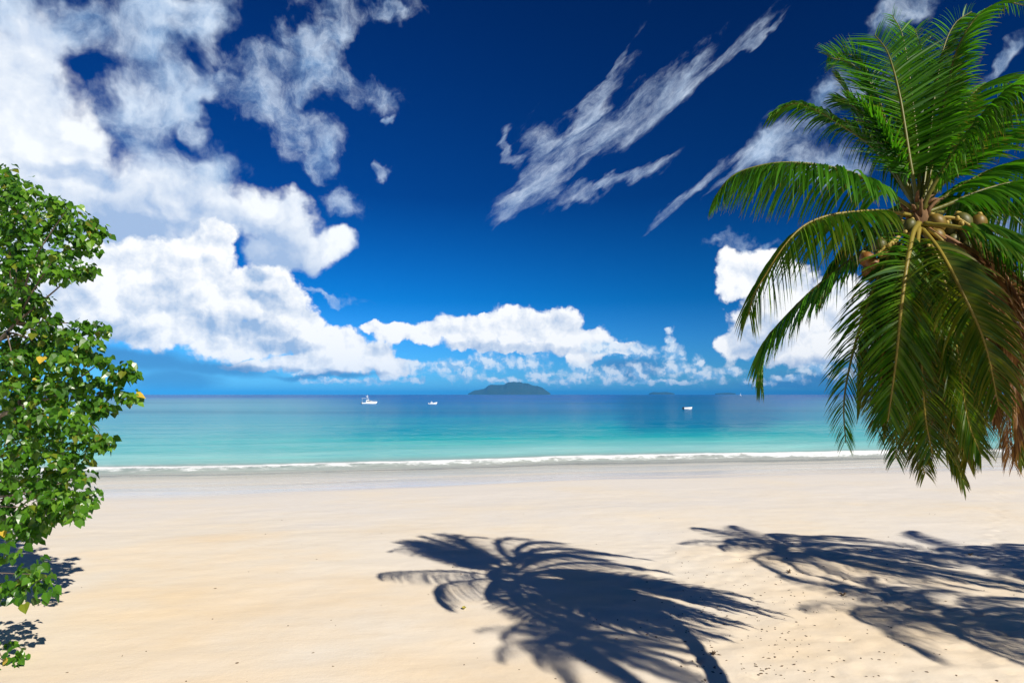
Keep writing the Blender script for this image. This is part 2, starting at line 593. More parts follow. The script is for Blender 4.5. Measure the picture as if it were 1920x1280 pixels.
def grow(a, b, s0, ratio):
    """Coordinates from a towards b with growing steps."""
    out, s, x = [], s0, a
    sg = 1 if b > a else -1
    while (b - x) * sg > 0:
        s *= ratio
        x += sg * s
        out.append(x)
    return out


def grid_mesh(name, X, Y, Z, mat, attrs=None):
    ny, nx = X.shape
    v = np.stack([X, Y, Z], -1).reshape(-1, 3)
    i = np.arange(ny - 1)[:, None] * nx + np.arange(nx - 1)[None, :]
    f = np.stack([i, i + 1, i + nx + 1, i + nx], -1).reshape(-1, 4)
    me = D.meshes.new(name)
    me.vertices.add(len(v))
    me.vertices.foreach_set('co', v.ravel())
    me.loops.add(f.size)
    me.loops.foreach_set('vertex_index', f.ravel().astype(np.int32))
    me.polygons.add(len(f))
    me.polygons.foreach_set('loop_start', np.arange(0, f.size, 4, dtype=np.int32))
    me.polygons.foreach_set('loop_total', np.full(len(f), 4, dtype=np.int32))
    me.polygons.foreach_set('use_smooth', np.ones(len(f), dtype=bool))
    me.update(calc_edges=True)
    for k, arr in (attrs or {}).items():
        a = me.attributes.new(k, 'FLOAT', 'POINT')
        a.data.foreach_set('value', arr.astype(np.float32).ravel())
    me.materials.append(mat)
    o = D.objects.new(name, me)
    COL.objects.link(o)
    return o


def attr(t, name):
    n = t.new('ShaderNodeAttribute', attribute_name=name)
    return n.outputs['Fac']


# sand -------------------------------------------------------------
def beach_z(x, y):
    v = y - shore_y(x)
    z = np.where(v > -16, -0.45 * np.clip((v + 16) / 16, 0, 1) ** 1.15, 0.0)
    z = np.where(v > 0, -0.45 - 0.035 * v, z)
    z = np.maximum(z, -6.0)
    return z


m, t, out = material('white_sand')
geo = t.new('ShaderNodeNewGeometry').outputs['Position']
wet = attr(t, 'wet')
trod = attr(t, 'trodden')
n1 = t.noise(geo, 0.16, 4, 0.55)
n2 = t.noise(t.map(geo, scale=(3.0, 0.8, 1), rot=(0, 0, R(11))), 0.6, 5, 0.6)
n3 = t.noise(geo, 35, 4, 0.7)
n4 = t.noise(geo, 3.0, 5, 0.65)
warm = t.add(t.mul(t.sub(n1, 0.5), 1.9), t.mul(t.sub(n2, 0.5), 0.6))
_, gy, _ = t.xyz(geo)
warm = t.add(warm, t.rng(gy, 36, 10, 0.08, 0.78))
base = t.ramp(t.m('ADD', warm, 0.0, clamp=True), [(0.0, (0.76, 0.71, 0.64)), (0.45, (0.79, 0.71, 0.59)), (1.0, (0.82, 0.66, 0.455))])
base = t.mix(t.rng(n3, 0.30, 0.70), base, (0.60, 0.49, 0.36), 'MIX') if False else t.mix(t.mul(t.rng(n3, 0.52, 0.80), 0.22), base, (0.52, 0.42, 0.31))
base = t.mix(t.mul(t.rng(n4, 0.5, 0.75), 0.12), base, (0.60, 0.46, 0.32))
base = t.mix(t.mul(wet, 0.75), base, (0.74, 0.69, 0.62))
h = t.add(t.mul(n4, 0.030), t.mul(t.noise(geo, 14, 5, 0.65), 0.012))
h = t.add(h, t.mul(t.noise(t.map(geo, scale=(3.2, 0.9, 1), rot=(0, 0, R(11))), 1.6, 4, 0.6), 0.05))
h = t.add(h, t.mul(t.mul(t.rng(t.voro(geo, 2.2, 1), 0.05, 0.30), trod), 0.05))
hs = t.mul(t.sub(1.0, t.mul(wet, 0.95)), 0.34)
p = principled(t, Roughness=t.rng(wet, 0.0, 1.0, 0.92, 0.16))
t.put(p.inputs['Specular IOR Level'], t.rng(wet, 0, 1, 0.12, 0.20))
t.put(p.inputs['Base Color'], base)
t.put(p.inputs['Normal'], t.bump(h, hs, 1.0))
t.nt.links.new(p.outputs[0], out.inputs[0])
MAT_SAND = m

xs = grow(-32, -6000, 0.16, 1.16)[::-1] + list(np.arange(-32, 34, 0.16)) + grow(34, 6000, 0.16, 1.16)
ys = grow(8, -400, 0.12, 1.25)[::-1] + list(np.arange(8, 26, 0.11)) + list(np.arange(26, 62, 0.22)) + grow(62, 400, 0.22, 1.2)
X, Y = np.meshgrid(np.array(xs), np.array(ys))
V = Y - shore_y(X)
Z = beach_z(X, Y)
dry = 1 - smooth(V, -9, -1)
Z = Z + dry * (0.11 * fbm(X / 5.5, Y / 3.2, 3, 3) + 0.035 * fbm(X / 0.9, Y / 0.55, 3, 9))
Z = Z + (1 - dry) * 0.05 * fbm(X / 6.0, Y / 2.0, 2, 21)
trod = smooth(X, 0.5, 4.0) * (1 - smooth(Y, 19, 24)) * (0.35 + 0.65 * smooth(fbm(X / 3.0, Y / 3.0, 2, 5), -0.1, 0.2))
Z -= trod * 0.075 * np.clip(fbm(X / 0.33, Y / 0.30, 2, 31) * 2.2, -0.3, 1)


def dent(cx, cy, lx, ly, ang, depth):
    global Z
    ca, sa = math.cos(ang), math.sin(ang)
    u, w = (X - cx) * ca + (Y - cy) * sa, -(X - cx) * sa + (Y - cy) * ca
    r = np.sqrt((u / lx) ** 2 + (w / ly) ** 2)
    Z = Z - depth * np.clip(1 - r * r, 0, 1) + depth * 0.35 * np.exp(-((r - 1.25) / 0.25) ** 2)


fp0, fp1 = ground_at(1880, 892), ground_at(1858, 1050)
for k in range(30):                                     # a line of footprints coming up from the water
    q = fp0.lerp(fp1, k / 29.0)
    sgn = 1 if k % 2 else -1
    dent(q.x + sgn * 0.13, q.y, 0.11, 0.19, random.uniform(-0.2, 0.2), 0.055)
for k in range(130):                                    # trodden sand on the right
    q = ground_at(random.uniform(1240, 1910), random.uniform(1040, 1278))
    dent(q.x, q.y, random.uniform(0.08, 0.16), random.uniform(0.08, 0.2), random.uniform(0, 3), random.uniform(0.02, 0.05))
wet = smooth(V, -1.6 , 0.3) + 0 * V
wet = np.clip(wet + 0.55 * smooth(V + 3.0 * fbm(X / 7.0, Y / 1.5, 3, 14), -3.2, -1.2), 0, 1)
streak = fbm((X + 5 * Y) / 60.0, (Y - 0.2 * X) / 1.3, 4, 77)
wet = wet * np.clip(0.72 + 1.5 * streak, 0.25, 1.0)
beach = grid_mesh('beach', X, Y, Z, MAT_SAND, {'wet': wet, 'trodden': trod})
tag(beach, kind='structure')
SAND = (np.array(xs), np.array(ys), Z)


def sand_z(x, y):
    xs_, ys_, zz = SAND
    i = min(max(np.searchsorted(xs_, x) - 1, 0), len(xs_) - 2)
    j = min(max(np.searchsorted(ys_, y) - 1, 0), len(ys_) - 2)
    fx, fy = (x - xs_[i]) / (xs_[i + 1] - xs_[i]), (y - ys_[j]) / (ys_[j + 1] - ys_[j])
    return float((zz[j, i] * (1 - fx) + zz[j, i + 1] * fx) * (1 - fy) + (zz[j + 1, i] * (1 - fx) + zz[j + 1, i + 1] * fx) * fy)


# sea --------------------------------------------------------------
m, t, out = material('sea_water')
geo = t.new('ShaderNodeNewGeometry').outputs['Position']
off = attr(t, 'offshore')
foam_a = attr(t, 'foam')
patch = t.noise(t.map(geo, scale=(70, 26, 1), rot=(0, 0, R(8))), 1.0, 5, 0.6)
patch2 = t.noise(t.map(geo, scale=(420, 110, 1)), 1.0, 4, 0.6)
lg = t.m('LOGARITHM', t.mx(t.mul(off, t.rng(patch, 0.2, 0.8, 0.72, 1.38)), 1.0), 10.0)
body = t.ramp(t.m('DIVIDE', lg, 4.0, clamp=True), [
    (0.00, (0.74, 0.74, 0.70)), (0.26, (0.70, 0.76, 0.73)), (0.32, (0.32, 0.64, 0.62)), (0.40, (0.03, 0.42, 0.43)),
    (0.49, (0.001, 0.25, 0.40)), (0.57, (0.0005, 0.185, 0.40)), (0.70, (0.0005, 0.15, 0.45)), (0.85, (0.0005, 0.11, 0.41)), (1.0, (0.0005, 0.09, 0.37))])
sky_refl_tint, cloud_refl_tint = attr(t, 'sky_refl_tint'), attr(t, 'cloud_refl_tint')
body = t.mix(t.mul(t.rng(t.add(sky_refl_tint, t.mul(t.sub(patch, 0.5), 0.9)), 0.20, 1.05), 0.66), body, (0.0005, 0.125, 0.29))  # dark reflection of the blue sky gap, painted into the water colour
body = t.mix(t.mul(cloud_refl_tint, 0.55), body, (0.16, 0.50, 0.56))  # pale cloud reflections, likewise mixed into the water colour
body = t.mix(t.mul(t.rng(patch2, 0.48, 0.62), t.rng(off, 40, 110, 0, 0.35)), body, (0.003, 0.10, 0.21))
# foam: churned water along the breaking wave and thin lace on the swash
fn = t.noise(t.map(geo, scale=(1.6, 0.7, 1), rot=(0, 0, R(11))), 1.6, 6, 0.68)
lace = t.voro(t.v('ADD', geo, t.v('SCALE', t.noise(geo, 0.9, 3, 0.6, out=1), 1.2)), 0.9, 2)
foam = t.rng(t.add(foam_a, t.mul(t.sub(fn, 0.5), 1.3)), 0.30, 0.95)
lacef = t.mul(t.rng(lace, 0.33, 0.55), t.mul(t.rng(off, 0.5, 4.0), t.rng(off, 19, 9, 0.0, 0.26)))
foam = t.mx(foam, lacef)
col = t.mix(foam, body, (0.82, 0.84, 0.84))
# ripples: short near the beach, long low swell farther out; they blur into gloss with distance
cam_dist = t.v('LENGTH', geo)
w1 = t.noise(t.map(geo, scale=(1.9, 0.62, 1), rot=(0, 0, R(9))), 1.0, 5, 0.55)
w2 = t.noise(t.map(geo, scale=(14, 3.6, 1), rot=(0, 0, R(6))), 1.0, 5, 0.6)
w3 = t.noise(t.map(geo, scale=(60, 16, 1), rot=(0, 0, R(3))), 1.0, 6, 0.65)
hh = t.add(t.mul(w1, t.rng(cam_dist, 30, 160, 0.085, 0.05)), t.add(t.mul(w2, 0.42), t.mul(w3, 1.6)))
nrm = t.bump(hh, t.rng(off, 1, 14, 0.18, 0.7), 1.0)
p = t.new('ShaderNodeBsdfDiffuse')
t.put(p.inputs['Color'], col)
t.put(p.inputs['Normal'], t.bump(hh, 0.45, 1.0))
gl = t.new('ShaderNodeBsdfGlossy')
t.put(gl.inputs['Color'], (1, 1, 1, 1))
t.put(gl.inputs['Roughness'], t.rng(cam_dist, 30, 500, 0.07, 0.22))
t.put(gl.inputs['Normal'], nrm)
fr = t.new('ShaderNodeFresnel')
fr.inputs['IOR'].default_value = 1.33
t.put(fr.inputs['Normal'], nrm)
# the rough sea hides its own steepest glances, so the mirror never takes over
refl = t.mul(t.mn(fr.outputs[0], 0.30), t.mul(t.sub(1.0, foam), t.rng(off, 2, 60, 0.45, 0.85)))
pm = t.new('ShaderNodeMixShader')
t.put(pm.inputs[0], refl)
t.nt.links.new(p.outputs[0], pm.inputs[1])
t.nt.links.new(gl.outputs[0], pm.inputs[2])
p = pm
tr = t.new('ShaderNodeBsdfTransparent')
mixs = t.new('ShaderNodeMixShader')
# very shallow water lets the sand through
clear = t.mx(t.rng(t.add(off, t.mul(t.sub(fn, 0.5), 5.0)), 0.0, 24.0, 0.02, 1.0), foam)
t.put(mixs.inputs[0], clear)
t.nt.links.new(tr.outputs[0], mixs.inputs[1])
t.nt.links.new(p.outputs[0], mixs.inputs[2])
t.nt.links.new(mixs.outputs[0], out.inputs[0])
MAT_SEA = m

ang = np.linspace(-R(82), R(82), 720)
rad = [26.0]
while rad[-1] < 45000:
    r_ = rad[-1]
    rad.append(r_ + (0.30 if r_ < 92 else max(0.30, (r_ - 92) * 0.045 + 0.3)))
rad = np.array(rad)
A, RR = np.meshgrid(ang, rad)
U = RR * np.tan(A) / np.maximum(1.0, 1.0)
X2, Y2 = np.where(np.abs(U) < 9e5, U, 0), RR * np.ones_like(A)
V2 = Y2 - shore_y(np.clip(X2, -400, 400)) - 0.2 * (X2 - np.clip(X2, -400, 400))
line = 11.6 + 2.2 * fbm(X2 / 16.0, X2 * 0 + 3.3, 3, 41) + 0.5 * fbm(X2 / 2.5, X2 * 0 + 7.7, 2, 43)
wide = (1.0 + 0.9 * smooth(X2, -30, 25)) * np.clip(1 + 1.6 * fbm(X2 / 6.0, X2 * 0 + 2.2, 3, 45), 0.35, 2)
dv = V2 - line
ridge = np.where(dv < 0, np.exp(-(dv / 0.55) ** 2), np.exp(-(dv / 2.2) ** 2))
amp = 0.26 + 0.10 * smooth(X2, -30, 20)
near = 1 - smooth(V2, 60, 110)
Z2 = SEA_Z + amp * ridge
Z2 += near * smooth(V2, 12, 20) * (0.10 * np.sin(V2 / 1.7 + 3 * fbm(X2 / 14.0, V2 / 9.0, 3, 51)) + 0.16 * fbm(X2 / 6.0, V2 / 1.6, 3, 53))
Z2 += 0.10 * ridge * fbm(X2 / 0.9, V2 / 0.7, 3, 57)
# swash thins out to nothing on the sand
Z2 = Z2 - 0.0 * V2
foam = np.where(dv < 0, np.exp(-(dv / (0.55 * wide)) ** 2), np.exp(-(dv / (1.25 * wide)) ** 2)) * 0.95
foam = np.maximum(foam, 0.66 * np.where(dv < 0, np.exp(-(dv / 1.8) ** 2), np.exp(-(dv / 4.5) ** 2)))
foam = np.maximum(foam, 0.52 * np.exp(-((dv - 2.5) / 4.5) ** 2) * (1 - smooth(X2, -26, 4)))
l2 = 3.6 + 2.4 * fbm(X2 / 12.0, X2 * 0 + 1.1, 3, 61)
foam = np.maximum(foam, 0.72 * np.exp(-((V2 - l2) / 0.28) ** 2) * smooth(fbm(X2 / 7.0, X2 * 0, 2, 63), -0.05, 0.2))
foam = np.maximum(foam, 0.45 * np.exp(-((V2 - 0.5 - 0.8 * fbm(X2 / 5.0, X2 * 0 + 9.1, 3, 65)) / 0.30) ** 2))
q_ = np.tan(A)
sky_refl_tint = smooth(q_, .13, .20) * (1 - smooth(q_, .36, .47)) * smooth(V2, 22, 70) * (1 - smooth(V2, 2500, 6000))  # wedge where the deep blue sky reflection is painted
cloud_refl_tint = (1 - smooth(q_, -.42, -.12)) * smooth(V2, 14, 40) * (1 - smooth(V2, 250, 1500)) + 0.8 * smooth(q_, .42, .55) * smooth(V2, 14, 40) * (1 - smooth(V2, 250, 1500))  # left and right zones painted with the clouds' pale reflection
sea = grid_mesh('sea', X2, Y2, Z2, MAT_SEA, {'offshore': np.clip(V2, 0, 9000), 'foam': foam, 'sky_refl_tint': sky_refl_tint, 'cloud_refl_tint': cloud_refl_tint})
tag(sea, kind='structure')
# ------------------------------------------------------------------ coconut palms
m, t, out = material('palm_frond')
age, stem, tone, tip = attr(t, 'age'), attr(t, 'stem'), attr(t, 'tone'), attr(t, 'tip')
geo = t.new('ShaderNodeNewGeometry')
green = t.mix(tone, (0.016, 0.080, 0.003), (0.070, 0.220, 0.008))
olive = t.mix(tone, (0.036, 0.056, 0.005), (0.14, 0.125, 0.010))
dead = t.mix(tone, (0.080, 0.032, 0.012), (0.26, 0.13, 0.045))
a2 = t.m('ADD', age, t.add(t.mul(tip, 0.10), t.mul(t.sub(tone, 0.5), 0.12)), clamp=True)
leaf = t.mix(t.rng(a2, 0.15, 0.55), green, olive)
leaf = t.mix(t.rng(a2, 0.60, 0.92), leaf, dead)
leaf = t.mix(t.mul(t.rng(tip, 0.86, 1.0), 0.8), leaf, (0.22, 0.12, 0.03))
stc = t.mix(t.rng(age, 0.5, 0.95), t.mix(t.rng(age, 0.1, 0.25), (0.13, 0.13, 0.018), (0.24, 0.185, 0.028)), (0.24, 0.12, 0.05))
leaf = t.mix(stem, leaf, stc)
p = principled(t, Roughness=0.45)
p.inputs['Specular IOR Level'].default_value = 0.28
t.put(p.inputs['Base Color'], leaf)
trl = t.new('ShaderNodeBsdfTranslucent')
t.put(trl.inputs[0], t.mix(1.0, leaf, (2.2, 2.4, 1.2), 'MULTIPLY'))
mixs = t.new('ShaderNodeMixShader')
t.put(mixs.inputs[0], t.mul(t.sub(1.0, stem), 0.36))
t.nt.links.new(p.outputs[0], mixs.inputs[1])
t.nt.links.new(trl.outputs[0], mixs.inputs[2])
t.nt.links.new(mixs.outputs[0], out.inputs[0])
MAT_FROND = m

m, t, out = material('palm_bark')
co = t.new('ShaderNodeTexCoord').outputs['Object']
ringn = t.noise(t.map(co, scale=(0.6, 0.6, 0.045)), 1.0, 4, 0.7)
fib = t.noise(t.map(co, scale=(0.03, 0.03, 0.4)), 1.0, 4, 0.7)
c1 = t.ramp(ringn, [(0.3, (0.12, 0.095, 0.075)), (0.5, (0.27, 0.235, 0.20)), (0.7, (0.40, 0.36, 0.31))])
c1 = t.mix(t.mul(fib, 0.6), c1, (0.20, 0.16, 0.12))
p = principled(t, Roughness=0.9)
t.put(p.inputs['Base Color'], c1)
t.put(p.inputs['Normal'], t.bump(t.add(ringn, t.mul(fib, 0.5)), 0.7, 0.03))
t.nt.links.new(p.outputs[0], out.inputs[0])
MAT_BARK = m
MAT_NUT = simple_mat('coconut_husk', (0.17, 0.11, 0.014), 0.5, 0.35, 5.0)
MAT_NUT_ORANGE = simple_mat('ripe_coconut_husk', (0.22, 0.085, 0.014), 0.55, 0.45, 6.0)
MAT_NUT_GREEN = simple_mat('green_coconut_husk', (0.085, 0.085, 0.015), 0.5, 0.35, 5.0)
MAT_FIBRE = simple_mat('palm_fibre', (0.16, 0.085, 0.035), 0.9, 0.6, 14.0)
MAT_STALK = simple_mat('flower_stalk', (0.42, 0.30, 0.06), 0.6, 0.4, 9.0)


def frond_arrays(path, L, n=112, width=0.052, droop=1.0, lift=0.25, start=0.17, seed=0, nhint=None, wind=(0, 0, 0), rad=0.034, tatter=0.05):
    """A pinnate leaf on a curved midrib: two rows of leaflets that fold and droop under their weight."""
    r = random.Random(seed)
    N = 40
    P = spline(path, N)
    T = np.gradient(P, axis=0)
    T /= np.linalg.norm(T, axis=1)[:, None]
    if nhint is None:
        up = np.array([0, 0, 1.0])
        outw = P[-1] - P[0]
        outw[2] = 0
        outw = outw / (np.linalg.norm(outw) + 1e-6)
        k = np.clip(-T[:, 2:3], -1, 1)
        H = up[None, :] * (1 - np.abs(k)) + outw[None, :] * k
    else:
        H = np.tile(np.array(nhint, float), (N, 1))
    Nn = H - T * np.sum(H * T, 1)[:, None]
    Nn /= np.linalg.norm(Nn, axis=1)[:, None] + 1e-9
    S = np.cross(T, Nn)
    mb = MB()
    stem, tone, tipa = [], [], []
    rads = [rad * (1.35 if i / (N - 1) < 0.05 else 1.0) * (1 - 0.86 * (i / (N - 1))) + 0.003 for i in range(N)]
    mb.tube(P, rads, 6)
    stem += [1.0] * len(mb.v)
    tone += [0.5] * len(mb.v)
    tipa += [0.0] * len(mb.v)
    G = np.array([0, 0, -1.0])
    W_ = np.array(wind, float)
    for side in (-1, 1):
        for i in range(n):
            u = (i + r.random() * 0.7) / n
            s = start + (1 - start) * u
            if r.random() < tatter: continue
            f = s * (N - 1)
            j = min(int(f), N - 2)
            fr = f - j
            p0 = P[j] * (1 - fr) + P[j + 1] * fr
            tt, nn, ss = T[j], Nn[j], S[j] * side
            ln = L * (0.55 + 0.45 * min(1, u / 0.22)) * (1 - 0.62 * max(0, (u - 0.45) / 0.55) ** 1.5) * r.uniform(0.86, 1.08)
            fwd = 0.38 + 0.75 * u ** 1.4 + r.uniform(-0.10, 0.10)
            d0 = ss * 1.0 + tt * fwd + nn * (lift * (1 - 0.5 * u) + r.uniform(-0.12, 0.12))
            d0 /= np.linalg.norm(d0)
            g = droop * r.uniform(0.75, 1.25)
            w = width * r.uniform(0.8, 1.15) * (1 - 0.45 * u)
            K_ = 5
            q = p0.copy()
            base = len(mb.v)
            tn = r.random()
            tw_ = r.gauss(0.95, 0.38)
            ctw, stw = math.cos(tw_), math.sin(tw_)
            vs = []
            for k in range(K_ + 1):
                x = k / K_
                d = d0 + G * (g * x * 1.15) + W_ * x
                d /= np.linalg.norm(d)
                if k: q = q + d * (ln / K_)
                wv = tt * ctw + nn * stw * side
                wv = wv - d * wv.dot(d)
                wv /= np.linalg.norm(wv) + 1e-9
                hw = w * 0.5 * (0.55, 1.0, 0.95, 0.75, 0.45, 0.05)[k]
                vs.append(q - wv * hw)
                vs.append(q + wv * hw)
                stem += [0.35 if k == 0 else 0.0] * 2
                tone += [tn] * 2
                tipa += [x] * 2
            mb.add(vs, [(2 * k, 2 * k + 1, 2 * k + 3, 2 * k + 2) for k in range(K_)])
    return mb, stem, tone, tipa


def frond_obj(parent, name, path, L, age=0.0, **kw):
    mb, stem, tone, tipa = frond_arrays(path, L, **kw)
    return mesh_obj(name, mb.v, mb.f, MAT_FROND, parent, True, {'age': [age] * len(mb.v), 'stem': stem, 'tone': tone, 'tip': tipa})


def trunk_obj(parent, pts, r0, r1):
    P = spline(pts, 150)
    rads = []
    for i in range(len(P)):
        s = i / (len(P) - 1)
        r = r0 + (r1 - r0) * s ** 0.7 + 0.16 * math.exp(-s * 16)
        rads.append(r * (1 + (0.045 if i % 3 == 0 else 0.0)))
    mb = MB()
    mb.tube(P, rads, 14)
    return mb.build('trunk', MAT_BARK, parent, True)


